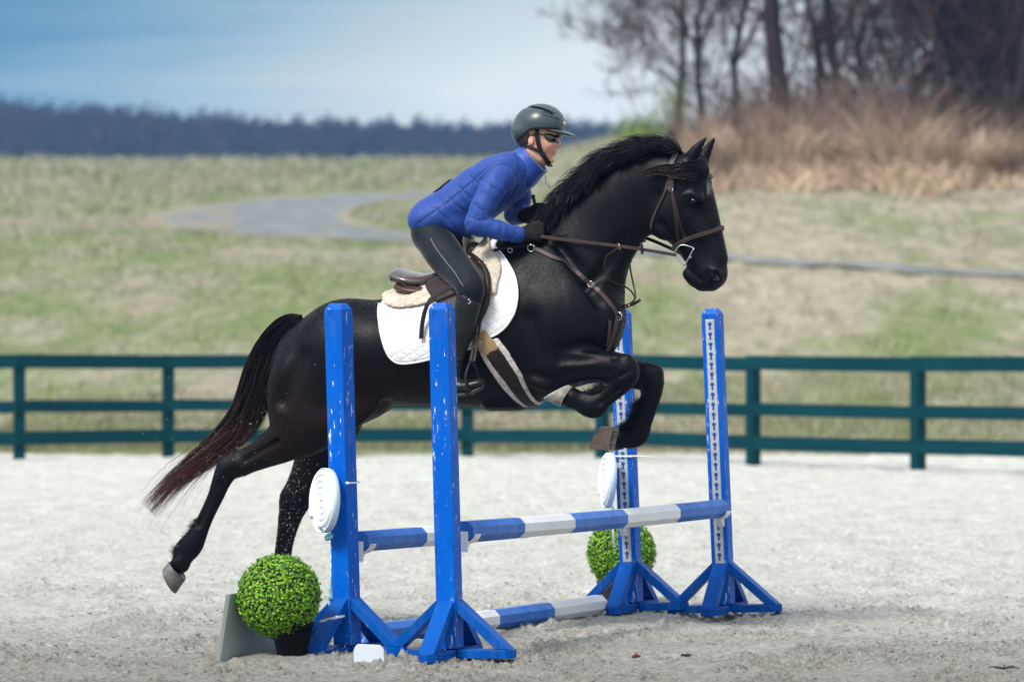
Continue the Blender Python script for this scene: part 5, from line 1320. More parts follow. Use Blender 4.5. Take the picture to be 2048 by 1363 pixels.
def ring_obj(name, c, r, tr, m, root, nrm=(0, 1, 0), parent=None, ell=1.0):
    nrm = Vector(nrm).normalized(); a = nrm.orthogonal().normalized(); b2 = nrm.cross(a); c = Vector(c)
    pts = [c + a * math.cos(2*math.pi*i/20) * r + b2 * math.sin(2*math.pi*i/20) * r * ell for i in range(21)]
    V, F = tube(pts, tr, 6); return fobj(name, V, F, m, root, parent=parent)
# loose end of the stirrup leather
lp = [surf(x, y)[0] + np.array([0, -.062, 0]) for x, y in ((912,566),(890,579),(868,591),(853,612),(845,643),(842,676))]
lp = [LP(x, y, -.325 if i < 3 else -.33)[0] for i, (x, y) in enumerate(((912,568),(890,580),(868,592),(853,613),(845,644),(842,677)))]
lp = catmull(lp, 5); strap('stirrup_leather_end', lp, [(0, -1, .25)] * len(lp), .021, .004, bleather, sad)

# girth
gir = frame_root('girth', LP(1010, 740, -.28)[0], 'dark brown leather girth edged with white fleece round the black horse', 'girth')
def band(pxa, pxb, ext=.10):
    A = [surf(x, y)[0][[0, 2]] for x, y in pxa]; B = [surf(x, y)[0][[0, 2]] for x, y in pxb]
    A.append(A[-1] + (A[-1] - A[-2]) / np.linalg.norm(A[-1] - A[-2]) * ext); B.append(B[-1] + (B[-1] - B[-2]) / np.linalg.norm(B[-1] - B[-2]) * ext)
    return list(map(tuple, A)) + list(map(tuple, B))[::-1]
shell('fleece_edge', band([(950,684),(969,724),(999,768),(1034,808)], [(997,674),(1018,700),(1046,748),(1072,796)]), .001, .016, fleecew, gir, noise=.0012, edge=.014)
shell('leather_band', band([(972,708),(985,728),(1012,763),(1048,804)], [(998,694),(1012,712),(1036,750),(1060,792)]), .012, .022, leather, gir, edge=.006, h=.0042)
billet = mat('tan_elastic', (.38, .27, .13), .7, var=(.30, .20, .09), vscale=30, vamt=1)
for (a, b2) in (((946, 672), (976, 708)), ((958, 664), (985, 700)), ((966, 662), (994, 696))):
    cstrap('billet_strap', [a, ((a[0]+b2[0])/2, (a[1]+b2[1])/2), b2], .026, billet, gir, off=.020)

# bridle
br = frame_root('bridle', LP(1360, 440, 0)[0], 'brown leather bridle with a steel D-ring bit on the black horse head', 'bridle')
def loop(name, near, top, bottom, w, m, off=.005, th=.004):
    P = [surf(x, y)[0] for x, y in near]; Mi = [p * np.array([1, -1, 1]) for p in P][::-1]
    T = LP(*top, 0)[0] if top else None; Bt = LP(*bottom, 0)[0] if bottom else None
    full = ([] if T is None else [T]) + P + ([] if Bt is None else [Bt]) + Mi + ([] if T is None else [T])
    if T is None: full = P
    P = catmull(full, 6); q, n_ = conform(P, off); return strap(name, q, n_, w, th, m, br)
loop('crownpiece', [(1350,312),(1344,330),(1343,350),(1343,376)], (1352,300), None, .026, leather_l, .010)
nb = loop('noseband', [(1437,457),(1420,464),(1398,470),(1378,477),(1363,484)], (1440,456), (1352,492), .020, leather_l, .008, .009)
loop('browband', [(1414,353),(1400,352),(1384,350),(1362,351),(1345,352)], (1420,352), None, .018, leather_l, .009, .006)
loop('throatlatch', [(1339,352),(1330,385),(1315,418),(1306,440),(1303,457)], None, None, .013, leather_l, .005)
for mir in (False, True):
    cstrap('cheekpiece', [(1343,375),(1346,390),(1350,420),(1354,455),(1358,494)], .017, leather, br, .006, .005, mirror=mir)
    cstrap('noseband_hanger', [(1347,395),(1353,420),(1361,450),(1371,478)], .013, leather, br, .006, .004, mirror=mir)
q, n_ = surf(1343, 378); 
def buckle(px, py, w, h, ang, root, off=.011, m=steel):
    q, n_ = surf(px, py); n_ = Vector(n_ if n_ is not None else (0, -1, 0)); ux = Vector((math.cos(R(ang)), 0, math.sin(R(ang)))); ux = (ux - n_ * ux.dot(n_)).normalized(); uy = n_.cross(ux); c = Vector(q) + n_ * off
    P = [c + ux * a * w / 2 + uy * b2 * h / 2 for a, b2 in ((-1, -1), (1, -1), (1, 1), (-1, 1), (-1, -1))]
    V, F = tube(P, .0018, 6); return fobj('buckle', V, F, m, root)
buckle(1343, 378, .020, .024, 5, br)
for sg in (-1, 1):
    W_ = .082 * sg
    dp = [LP(x, y, W_ if sg < 0 else W_)[0] for x, y in ((1388,496),(1379,513),(1369,531),(1361,525),(1354,516),(1351,505),(1355,495),(1363,490),(1374,491),(1388,496))]
    
    if sg > 0: dp = [np.array([p[0], .082, p[2]]) for p in [LP(x, y, -.082)[0] for x, y in ((1388,496),(1379,513),(1369,531),(1361,525),(1354,516),(1351,505),(1355,495),(1363,490),(1374,491),(1388,496))]]
    dp = list(catmull(np.array(dp[:3]), 3)) + list(catmull(np.array(dp[2:]), 4)); V, F = tube(dp, .0032, 8); bt = fobj('bit_ring', V, F, steel, br)
m0 = LP(1379, 514, -.082)[0]; V, F = tube([m0, m0 * np.array([1, -1, 1])], .006, 8); fobj('mouthpiece', V, F, steel, br)
RW = .0155
rn = catmull([LP(1078,468,-.150)[0], LP(1090,474,-.155)[0], LP(1160,483,-.140)[0], LP(1236,492,-.118)[0], LP(1300,501,-.095)[0], LP(1353,510,-.083)[0]], 8)
strap('rein', rn, [(0, -1, 0)] * len(rn), RW, .004, leather_l, br)
rf = catmull([LP(1080,436,.06)[0], LP(1130,447,.135)[0], LP(1190,458,.13)[0], LP(1278,472,.10)[0], LP(1336,494,.085)[0], LP(1372,512,.082)[0]], 8)
strap('rein', rf, [(0, 1, 0)] * len(rf), RW, .004, bleather, br)
for (x, y, w) in ((1284, 498, -.105), (1288, 474, .10)):
    q = Vector(LP(x, y, w)[0] - np.array(br['_o'])); B = MB(); B.box(q, (.013, .010, .048), Matrix.Rotation(-.08, 3, 'Y')); B.build('rein_stop', bleather, br, bevel=.002)

# breastplate and martingale
bp_ = frame_root('breastplate', LP(1150, 560, -.15)[0], 'brown leather breastplate with running martingale straps across the black horse shoulder and chest', 'breastplate')
for mir in (False, True):
    cstrap('shoulder_strap', [(1068,497),(1100,512),(1140,536),(1183,570),(1212,598),(1232,628)], .021, leather_l, bp_, .006, .005, mirror=mir)
    cstrap('saddle_strap', [(968,517),(985,508),(1026,501),(1058,497)], .015, leather, bp_, .022 if not mir else .022, .005, mirror=mir)
q, _ = surf(1064, 496); ring_obj('ring', q + np.array([0, -.016, 0]), .017, .0032, steel, bp_, (0, 1, .3)); ring_obj('ring', (q + np.array([0, -.016, 0])) * np.array([1, -1, 1]), .017, .0032, steel, bp_, (0, 1, -.3))
q, _ = surf(1024, 501); ring_obj('ring', q + np.array([0, -.032, 0]), .011, .0026, steel, bp_, (0, 1, .3))
ring_obj('ring', LP(962, 521, -.225)[0], .013, .0028, steel, bp_, (0, 1, .3))
buckle(1183, 570, .024, .026, -40, bp_, .012)
cstrap('chest_strap', [(1234,632),(1230,652),(1222,678),(1213,700)], .022, leather_l, bp_, .007, .005, fw=-.02)
cstrap('chest_strap', [(1219,640),(1218,660),(1214,690)], .016, leather_l, bp_, .007, .005, fw=-.02)
q, _ = surf(1233, 632, None, -.03); ring_obj('ring', q + np.array([.012, -.008, 0]), .018, .003, steel, bp_, (.4, 1, 0))
kp = catmull([LP(1222,634,-.06)[0], LP(1238,622,-.05)[0], LP(1252,613,-.03)[0], LP(1268,607,-.02)[0], LP(1281,599,-.02)[0]], 5); strap('martingale_stop', kp, [(0, -1, .2)] * len(kp), .014, .006, leather, bp_)
ring_obj('ring', LP(1257,612,-.03)[0], .010, .0022, brass, bp_, (1, .5, 0))
mg = catmull([LP(*p)[0] for p in ((1236,495,-.124),(1226,502,-.128),(1213,512,-.132),(1209,527,-.13),(1211,545,-.12),(1220,560,-.11),(1236,568,-.08),(1250,573,-.05),(1262,582,-.04),(1270,596,-.035),(1262,606,-.03),(1248,613,-.03))], 5)
strap('martingale_strap', mg, [(0, -1, 0)] * len(mg), .0075, .004, leather, bp_)
mg = catmull([LP(*p)[0] for p in ((1236,470,.124),(1250,490,.12),(1258,520,.09),(1262,545,.06),(1267,570,.0),(1271,590,-.02),(1268,600,-.03),(1257,608,-.03),(1246,609,-.02),(1241,595,.0))], 5)
strap('martingale_strap', mg, [(0, -1, 0)] * len(mg), .0075, .004, leather, bp_)
ring_obj('martingale_ring', LP(1237,493,-.122)[0], .0165, .0028, brass, bp_, (1, .6, .2)); ring_obj('martingale_ring', LP(1237,469,.124)[0], .0165, .0028, brass, bp_, (1, .6, .2))

# ================================================================== RIDER
wk = float(surf(930, 590)[0][1]) - .112; wf = -.375
skin = bpy.data.materials.new('skin'); skin.use_nodes = True; t = skin.node_tree; b = t.nodes['Principled BSDF']; b.inputs['Roughness'].default_value = .45
b.inputs['Subsurface Weight'].default_value = .15; b.inputs['Subsurface Radius'].default_value = (.010, .004, .002); b.inputs['Subsurface Scale'].default_value = 1.0
c = N(t, 'ShaderNodeTexCoord'); mpn = N(t, 'ShaderNodeMapping'); t.links.new(c.outputs['Object'], mpn.inputs[0]); at_ = N(t, 'ShaderNodeVertexColor', layer_name='tone'); s4 = N(t, 'ShaderNodeSeparateColor'); t.links.new(at_.outputs[0], s4.inputs[0])
cc = mixc(t, ramp(t, nz(45, 4, .6), [(.35, 0.0), (.65, 1.0)]), (.62, .32, .215), (.70, .39, .28)); cc = mixc(t, s4.outputs[0], cc, (.52, .17, .13)); cc = mixc(t, s4.outputs[1], cc, (.12, .06, .04)); t.links.new(cc, b.inputs['Base Color'])
def mirL(ops):   # mirrored copy of ops in the horse frame
    out = []
    for o in ops:
        if o[0] in ('c', 'cs'): a = o[1].copy(); a[:, 1] *= -1; out.append((o[0], a, *o[2:]))
        else: out.append((o[0], o[1] * np.array([1, -1, 1]), *o[2:]))
    return out
face_ops = [
    E_(1072,258,42,40,0,.078,0,.02), E_(1084,278,30,30,0,.068,0,.02),
    C_([(1088,270,24,0,.064),(1092,286,21.5,0,.058),(1092,300,18,0,.050),(1093,312,13,0,.040),(1096,321,8.5,0,.026)], .03),
    C_([(1084,322,6,0,.045),(1068,302,10,0,.062)], .03),
    C_([(1112,272,4,0,.010),(1115,283,4,0,.010),(1118.3,292,5.3,0,.0135)], .012), E_(1113.5,295,4.5,3.6,-.011,.007,0,.006), E_(1113.5,295,4.5,3.6,.011,.007,0,.006),
    C_([(1109,268,5,-.030,.020),(1111,267,5.5,0,.022),(1109,268,5,.030,.020)], .014),
    E_(1100,288,9,7,-.034,.016,-30,.03), E_(1100,288,9,7,.034,.016,-30,.03),
    E_(1109.5,304,4.4,2.6,0,.019,-12,.006), E_(1107.6,309.4,4.2,3.0,0,.018,8,.008),
    E_(1111.5,306.8,6.5,1.1,0,.024,-16,.003,True), E_(1105.5,313.5,3,2.2,0,.014,0,.010,True),
    E_(1103.5,321,5.5,5,0,.015,0,.012),
    E_(1116,296.5,1.6,1.2,-.0075,.0035,0,.002,True), E_(1116,296.5,1.6,1.2,.0075,.0035,0,.002,True),
    
    E_(1062,281,6,9.5,-.079,.008,12,.006), E_(1062,281,6,9.5,.079,.008,12,.006), E_(1063,280,3,5.5,-.088,.005,12,.003,True), E_(1063,280,3,5.5,.088,.005,12,.003,True),
    C_([(1075,296,22,0,.050),(1062,312,23,0,.052),(1044,332,28,0,.06)], .04),
]
torso_b = [C_([(866,468,38,0,.150),(905,428,42,0,.135),(958,390,45,0,.145),(1006,360,41,0,.160),(1036,340,30,0,.09)], .04)]
WA = [-.15, -.195, -.225, -.245, -.25]
def arm(dr): return [C_([(1004,347,25+dr,-.155,.056+dr*.0023),(994,364,25.5+dr,-.195,.053+dr*.0023),(974,397,24+dr,-.228,.050+dr*.0023),(956,434,21.5+dr,-.250,.047+dr*.0023),(952,447,20+dr,-.252,.045+dr*.0023)], .03),
    C_([(953,449,20+dr,-.252,.045+dr*.0023),(985,457,18.5+dr,-.238,.042+dr*.0023),(1015,465,16+dr,-.205,.038+dr*.0023),(1036,469,14.5+dr,-.170,.034+dr*.0023)], .02)]
def farm(dr): return [C_([(1028,350,22+dr,.150,.050+dr*.0023),(1036,372,23+dr,.200,.050+dr*.0023),(1040,400,21+dr,.225,.046+dr*.0023),(1030,428,19+dr,.225,.042+dr*.0023)], .03),
    C_([(1030,428,19+dr,.225,.042+dr*.0023),(1046,430,16+dr,.165,.036+dr*.0023),(1062,430,14+dr,.115,.032+dr*.0023)], .02)]
thigh = lambda dr: [C_([(866,474,36+dr,-.08,.085+dr*.0023),(888,508,36+dr,-.165,.082+dr*.0023),(914,539,33+dr,-.235,.072+dr*.0023),(937,566,28+dr,wk,.060+dr*.0023),(942,582,25+dr,wk,.056+dr*.0023)], .03)]
shin = lambda dr: [C_([(941,588,25+dr,wk,.054+dr*.0023),(935,618,24+dr,wk-.005,.053+dr*.0023),(927,655,22+dr,wk-.005,.050+dr*.0023),(918,690,17.5+dr,wf+.01,.040+dr*.0023),(912,722,14+dr,wf,.033+dr*.0023),(908,745,14+dr,wf,.033+dr*.0023)], .02),
    C_([(905,765,14+dr,wf,.032+dr*.0023),(922,773,13+dr,wf,.038+dr*.0023),(942,771,11.5+dr,wf,.043+dr*.0023),(959,766,9+dr,wf,.038+dr*.0023)], .02)]
def finger(pts, rpx, k=.004): return C_([(x, y, r_, w, r_ * .00236 * 1.05) for (x, y, w), r_ in zip(pts, rpx)], k, None, 4)
def hand(dx, dy, dw, sg, dr):
    o = [C_([(1040+dx,469+dy,12+dr,dw+sg*.012,.024+dr*.0023),(1052+dx,467+dy,15.5+dr,dw+sg*.004,.020+dr*.0023),(1066+dx,464+dy,16.5+dr,dw,.016+dr*.0023),(1074+dx,463+dy,15+dr,dw-sg*.002,.014+dr*.0023)], .008)]
    for i, (yy_, ln) in enumerate(((451, 1.0), (459.5, 1.08), (468, 1.0), (476, .84))):
        y = yy_ + dy
        o.append(finger([(1073+dx, y, dw), (1073+dx+11*ln, y+1.5, dw - sg*.016), (1073+dx+10*ln, y+3, dw - sg*.042), (1073+dx+1, y+3, dw - sg*.046)], [4.6+dr, 4.4+dr, 4.0+dr, 3.5+dr]))
    o.append(finger([(1056+dx, 455+dy, dw - sg*.016), (1066+dx, 448.5+dy, dw - sg*.026), (1077+dx, 446.5+dy, dw - sg*.030), (1084+dx, 448+dy, dw - sg*.026)], [5.4+dr, 4.9+dr, 4.4+dr, 3.7+dr]))
    return o
nh = lambda dr: hand(0, 0, -.150, -1, dr); fh = lambda dr: hand(6, -37, .085, 1, dr)
body_ops = face_ops + torso_b + arm(-6) + farm(-6) + nh(-.9) + fh(-.9) + thigh(-3) + mirL(thigh(-3)) + shin(-7) + mirL(shin(-7))
PL = LP(815, 815, -.40)[0]; PH = LP(1155, 200, .40)[0]
PL[1], PH[1] = -.46, .46; PL[0] = LP(800,815,0)[0][0] - .12; PH[0] = LP(1140,200,0)[0][0] + .03
RV = Vol(PL, PH, .0045); run_ops(RV, body_ops); V, F = nets(RV)
person = frame_root('person', LP(866, 500, 0)[0], 'person in blue quilted jacket, black helmet and sunglasses crouched over the jumping horse', 'person')
pb = fobj('body', V, F, skin, person); lips = blob(V, [(1110,306.5,0,4.2,.75),(1118,292,0,5,.22),(1100,292,0,9,.18)])
ca = pb.data.color_attributes.new('tone', 'FLOAT_COLOR', 'POINT'); ca.data.foreach_set('color', np.stack([lips, lips*0, lips*0, lips*0+1], 1).astype(np.float32).ravel())
pbvh = BVHTree.FromPolygons([tuple(v) for v in V], [tuple(f) for f in F])
def sdf_obj(name, ops, m, lo, hi, h, root=person, parent=None, cut=None, carve=None):
    v = Vol(lo, hi, h); run_ops(v, ops)
    if cut is not None: v.d = np.maximum(v.d, cut(v)).astype(np.float32)
    V, F = nets(v); return fobj(name, V, F, m, root, parent=parent)
# jacket
jm = bpy.data.materials.new('blue_jacket'); jm.use_nodes = True; t = jm.node_tree; b = t.nodes['Principled BSDF']; b.inputs['Roughness'].default_value = .6; b.inputs['Specular IOR Level'].default_value = .3; b.inputs['Sheen Weight'].default_value = .12; b.inputs['Sheen Roughness'].default_value = .4; b.inputs['Sheen Tint'].default_value = (.35, .45, 1, 1)
c = N(t, 'ShaderNodeTexCoord'); mpn = N(t, 'ShaderNodeMapping'); t.links.new(c.outputs['Object'], mpn.inputs[0])
sa = N(t, 'ShaderNodeVertexColor', layer_name='seam'); ss = N(t, 'ShaderNodeSeparateColor'); t.links.new(sa.outputs[0], ss.inputs[0])
t.links.new(mixc(t, mth(t, 'MULTIPLY', ss.outputs[0], .55), mixc(t, ramp(t, nz(7, 4, .6), [(.35, 0.0), (.65, 1.0)]), (.012, .048, .245), (.022, .064, .30)), (.010, .020, .12)), b.inputs['Base Color'])
mp3 = N(t, 'ShaderNodeMapping'); mp3.inputs['Rotation'].default_value = (0, R(50), 0); mp3.inputs['Scale'].default_value = (1, .6, .45); t.links.new(c.outputs['Object'], mp3.inputs[0])
nw = N(t, 'ShaderNodeTexNoise', i_Scale=26.0, i_Detail=3.0, i_Roughness=.5, i_Distortion=.6); t.links.new(mp3.outputs[0], nw.inputs[0])
bp = N(t, 'ShaderNodeBump', i_Strength=.55, i_Distance=.012); t.links.new(nw.outputs[0], bp.inputs['Height'])
bpf = N(t, 'ShaderNodeBump', i_Strength=.15, i_Distance=.001); t.links.new(nz(500, 2), bpf.inputs['Height']); t.links.new(bp.outputs[0], bpf.inputs['Normal']); t.links.new(bpf.outputs[0], b.inputs['Normal'])
def puffer(period, amp, ph=0.0): return lambda s: (amp * (np.abs(np.sin(np.pi * (s / period + ph))) ** .75 - .75)).astype(np.float32)
def withpuff(ops, period, amp, ph=0): return [(o[0], o[1], puffer(period, amp, ph), o[3]) if o[0] == 'c' else o for o in ops]
jt = [C_([(848,442,27,0,.165),(868,438,45,0,.180),(905,424,51,0,.168),(958,389,55,0,.172),(1006,358,51,0,.190),(1032,343,40,0,.130)], .03, puffer(.098, .004, .35), 8),
      C_([(985,352,34,-.10,.09),(1004,350,30,-.15,.070)], .03), C_([(1000,352,34,.10,.09),(1028,352,28,.15,.06)], .03), E_(928,446,38,32,0,.15,0,.03)]
# side seam, shoulder seam, zip line
def seam(pts, rpx=1.6): return C_([(x, y, rpx, w, .012) for x, y, w in pts], .008, None, 6, True)
jk = jt + withpuff(arm(1.5), .090, .004, .2) + withpuff(farm(1.5), .090, .004)
v0 = Vol(LP(805, 520, 0)[0] * [1, 0, 1] + np.array([-.05, -.36, 0]), LP(1090, 270, 0)[0] * [1, 0, 1] + np.array([.05, .36, 0]), .0038)
run_ops(v0, jk); V, F = nets(v0); jb = BVHTree.FromPolygons([tuple(q) for q in V], [tuple(f) for f in F])
def seam_on(pts, r=.0052, bv=jb):
    P = catmull(np.array([surf(x, y, bv)[0] for x, y in pts]), 5); return ('cs', np.concatenate([P, np.full((len(P), 2), max(r, .0052))], 1), None, .012)
V0 = V
def lines_on(Ls, bv): return [catmull(np.array([surf(x, y, bv)[0] for x, y in L_]), 6) for L_ in Ls]
def groove(V, F, lines, depth, sig):
    V = np.array(V); A = V[F[:, 2]] - V[F[:, 0]]; B_ = V[F[:, 3]] - V[F[:, 1]]; fn = np.cross(A, B_); vn = np.zeros_like(V)
    for k in range(4): np.add.at(vn, F[:, k], fn)
    vn /= np.linalg.norm(vn, axis=1)[:, None] + 1e-9; best = np.full(len(V), 1e3)
    for P in lines:
        lo = P.min(0) - .05; hi = P.max(0) + .05; m = ((V > lo) & (V < hi)).all(1); W = V[m]; bb = np.full(len(W), 1e3)
        for a, b2 in zip(P[:-1], P[1:]):
            e = b2 - a; t_ = np.clip(((W - a) @ e) / (e @ e + 1e-12), 0, 1); bb = np.minimum(bb, np.linalg.norm(W - a - t_[:, None] * e, axis=1))
        best[m] = np.minimum(best[m], bb)
    g = np.exp(-(best / sig) ** 2); puff_ = np.exp(-((best - .022) / .014) ** 2)
    return V - vn * (depth * g - depth * .35 * puff_)[:, None], g
SE = [[(838,446),(868,424),(905,396),(945,362),(972,338),(999,322),(1026,334)], [(905,482),(935,450),(952,434)], [(854,401),(872,418),(888,432),(905,450),(918,468)], [(880,375),(900,399),(918,414),(934,424)], [(903,355),(922,378),(942,396)],
      [(930,337),(944,355),(957,366)], [(962,318),(972,334)], [(960,360),(968,352),(982,336),(1004,328),(1024,334),(1032,350)], [(966,360),(985,373),(1003,388)], 
      [(947,408),(965,420),(986,427)], [(937,432),(955,440),(976,438)], [(1000,443),(1003,460),(998,479)], [(1033,452),(1033,468),(1028,486)], [(1028,340),(1034,358),(1028,380),(1012,404)],
      [(1056,368),(1046,392),(1028,412),(1008,428)], [(1044,296),(1036,310),(1040,328),(1052,346),(1058,364)]]
V, gseam = groove(V, F, lines_on(SE, jb), .0042, .0040)
jacket = fobj('jacket', V, F, jm, person)
ca = jacket.data.color_attributes.new('seam', 'FLOAT_COLOR', 'POINT'); ca.data.foreach_set('color', np.stack([gseam, gseam, gseam, gseam*0+1], 1).astype(np.float32).ravel())
jbvh = BVHTree.FromPolygons([tuple(q) for q in V], [tuple(f) for f in F])
# standing collar
jm2 = mat('collar_blue', (.008, .052, .29), .5, var=(.014, .066, .35), vscale=9, vamt=1, bump=.4, bscale=20, bdist=.01, sheen=.2)
a_, b_ = LP(1047, 286, 0)[0], LP(1098, 350, 0)[0]; e_ = b_ - a_; nn_ = np.array([-e_[2], 0, e_[0]]); nn_ /= np.linalg.norm(nn_)
if (LP(1075, 300, 0)[0] - a_) @ nn_ < 0: nn_ = -nn_
cutc = lambda v: ((v.ax[0][:, None, None] - a_[0]) * nn_[0] + (v.ax[2][None, None, :] - a_[2]) * nn_[2] + 0 * v.ax[1][None, :, None]).astype(np.float32)
cl_lo = LP(1010, 380, 0)[0] * [1, 0, 1] + np.array([0, -.14, 0]); cl_hi = LP(1110, 275, 0)[0] * [1, 0, 1] + np.array([0, .14, 0])
sdf_obj('collar', [C_([(1044,340,41,0,.092),(1057,328,38,0,.084),(1068,318,37,0,.082),(1078,308,37,0,.082)], .01), C_([(1062,322,32,0,.070),(1085,300,32,0,.070)], .006, None, 5, True)], jm2, cl_lo, cl_hi, .0035, cut=cutc, parent=jacket)
jacket.name = 'jacket'
V, F = tube([LP(1090,350,-.02)[0], LP(1092,358,-.02)[0], LP(1090,364,-.02)[0], LP(1096,370,-.02)[0], LP(1100,376,-.02)[0]], .0018, 5); fobj('drawcord', V, F, jm2, person, parent=jacket)
zl = [surf(x, y, jbvh)[0] for x, y in ((1058,366),(1048,390),(1030,410),(1010,427))]; zl = catmull(zl, 5); q, n_ = conform(zl, .0012, jbvh); strap('zip', q, n_, .006, .002, mat('zip_tape', (.10, .16, .50), .5), person, parent=jacket)
# white label edge on the back
lb = [LP(x, y, -.03)[0] for x, y in ((869,386),(885,371),(901,358))]; lb = catmull(lb, 4); q, n_ = conform(lb, .004, jbvh); strap('back_label', q, n_, .07, .002, mat('label_fabric', (.03, .03, .04), .6), person, parent=jacket)
# neck warmer
sdf_obj('neck_warmer', [C_([(1058,324,30,0,.066),(1070,311,29,0,.064),(1079,303,28,0,.062)], .01)], mat('grey_knit', (.20, .18, .15), .9, var=(.28, .26, .22), vscale=60, vamt=1, bump=.6, bscale=150, bdist=.004), cl_lo, cl_hi, .0035,
        cut=lambda v: cutc(v) - .014)
# breeches
bm_ = mat('navy_breeches', (.003, .0065, .011), .7, spec=.22, var=(.006, .011, .017), vscale=10, vamt=1, bump=.5, bscale=16, bdist=.010, stretch=(1, 1, .6), sheen=.12)
lo_ = LP(810, 640, 0)[0] * [1, 0, 1] + np.array([-.06, -.46, 0]); hi_ = LP(990, 430, 0)[0] * [1, 0, 1] + np.array([.06, .46, 0])
brc = sdf_obj('breeches', [C_([(866,463,41,0,.168),(878,470,41,0,.172)], .03)] + thigh(1.5) + mirL(thigh(1.5)) + [C_([(942,582,26,wk,.058),(938,605,25,wk,.056)], .02)] + mirL([C_([(942,582,26,wk,.058),(938,605,25,wk,.056)], .02)]), bm_, lo_, hi_, .0048)
bbv = BVHTree.FromPolygons([tuple(v.co + Vector(person['_o'])) for v in brc.data.vertices], [tuple(p.vertices) for p in brc.data.polygons])
P = catmull(np.array([surf(x, y, bbv)[0] for x, y in ((861,476),(872,496),(892,523),(912,548),(927,572))]), 5); q, n_ = conform(P, .0008, bbv); strap('side_seam', q, n_, .0032, .0015, mat('seam_grey', (.16, .17, .19), .7), person, parent=brc)
# boots
bootm = mat('black_boot', (.003, .004, .0045), .36, spec=.35, var=(.011, .012, .013), vscale=5, vamt=1, bump=.55, bscale=11, bdist=.012, stretch=(1, 1, 1.6)); solem2 = mat('boot_sole', (.035, .030, .026), .8, var=(.10, .09, .08), vscale=40, vamt=1)
def scut(v):   # boot top slants down to the back of the knee
    a = LP(908, 574, wk)[0]; b2 = LP(962, 607, wk)[0]; e = b2 - a; n2 = np.array([-e[2], e[0]]); n2 /= np.linalg.norm(n2); 
    if n2[1] < 0: n2 = -n2
    return ((v.ax[0][:, None, None] - a[0]) * n2[0] + (v.ax[2][None, None, :] - a[2]) * n2[1] + 0 * v.ax[1][None, :, None]).astype(np.float32)
for sg in (1, -1):
    ops = [C_([(944,570,29.5,wk,.064),(942,586,28.5,wk,.063),(935,618,26,wk-.005,.059),(927,655,24,wk-.005,.055),(918,690,19.5,wf+.01,.044),(912,716,16.5,wf,.038),(909,735,16,wf,.038),(908,748,16,wf,.038)], .015),
           C_([(905,765,16,wf,.036),(922,773,14.5,wf,.042),(942,771,13,wf,.047),(960,766,10.5,wf,.042)], .02),
           C_([(926,712,2,wf-.040,.007),(902,716,2,wf-.040,.007)], .008, None, 4, True), C_([(928,724,2,wf-.039,.007),(900,727,2,wf-.039,.007)], .008, None, 4, True), C_([(926,738,2,wf-.039,.007),(896,739,2,wf-.039,.007)], .008, None, 4, True)]
    w1 = -.46 if sg > 0 else .22; w2 = -.20 if sg > 0 else .46
    bt = sdf_obj('boot', ops if sg > 0 else mirL(ops), bootm, LP(870, 800, wf)[0] * [1, 0, 1] + np.array([-.04, w1, 0]), LP(985, 545, wf)[0] * [1, 0, 1] + np.array([.03, w2, 0]), .0045, cut=scut)
    so = [C_([(897,790,6,wf,.034),(906,791,6,wf,.034)], .01), C_([(905,785,3.5,wf,.036),(922,789,3.5,wf,.040),(942,785,3.6,wf,.046),(962,776,3.4,wf,.038)], .01)]
    sdf_obj('sole', so if sg > 0 else mirL(so), solem2, LP(880, 805, wf)[0] * [1, 0, 1] + np.array([-.03, w1, 0]), LP(980, 750, wf)[0] * [1, 0, 1] + np.array([.03, w2, 0]), .004, parent=bt)
    # stirrup: leathers, iron, tread
    M_ = np.array([1, sg, 1])
    I = MB(); q = lambda x, y, w: LP(x, y, w)[0] * M_ - np.array(sad['_o'])
    arch = catmull([q(934,776,wf-.058), q(931,758,wf-.056), q(935,738,wf-.040), q(942,723,wf-.008), q(950,733,wf+.030), q(957,752,wf+.052), q(962,770,wf+.056)], 5)
    I.tube(arch, .0058, 8, flat=1.5); so_ = I.build('stirrup_iron', bleather, sad, smooth=True)
    I = MB(); I.tube([q(932,778,wf-.060), q(947,786,wf), q(962,775,wf+.058)], .007, 8, flat=2.4, up=(0, 0, 1)); I.build('tread', bleather, so_, smooth=True)
    I = MB(); I.tube([q(930,785,wf-.056), q(950,796,wf), q(964,783,wf+.056)], .004, 6); I.build('tread_bar', bleather, so_, smooth=True)
    for dx in (0, 7):
        lpp = [LP(x + dx, y, w)[0] * M_ for x, y, w in ((953,645,-.345),(949,672,-.352),(945,700,wf+.01),(941,722,wf-.004))]; lpp = catmull(lpp, 3); strap('stirrup_leather', lpp, [(0, -sg, 0)] * len(lpp), .013, .004, leather, sad)
# boot crest
sbv = BVHTree.FromPolygons([tuple(v.co + Vector(person['_o'])) for v in [o for o in person.children if o.name.startswith('boot')][0].data.vertices], [tuple(p.vertices) for p in [o for o in person.children if o.name.startswith('boot')][0].data.polygons])
P = catmull(np.array([surf(x, y, sbv)[0] for x, y in ((941,596),(938,597),(937,599.5),(940,601.5),(941,604),(938,606.5),(936,605))]), 4); q, n_ = conform(P, .0015, sbv); strap('crest_mark', q, n_, .0026, .0015, mat('silver_mark', (.6, .6, .6), .3), person, parent=[o for o in person.children if o.name.startswith('boot')][0])
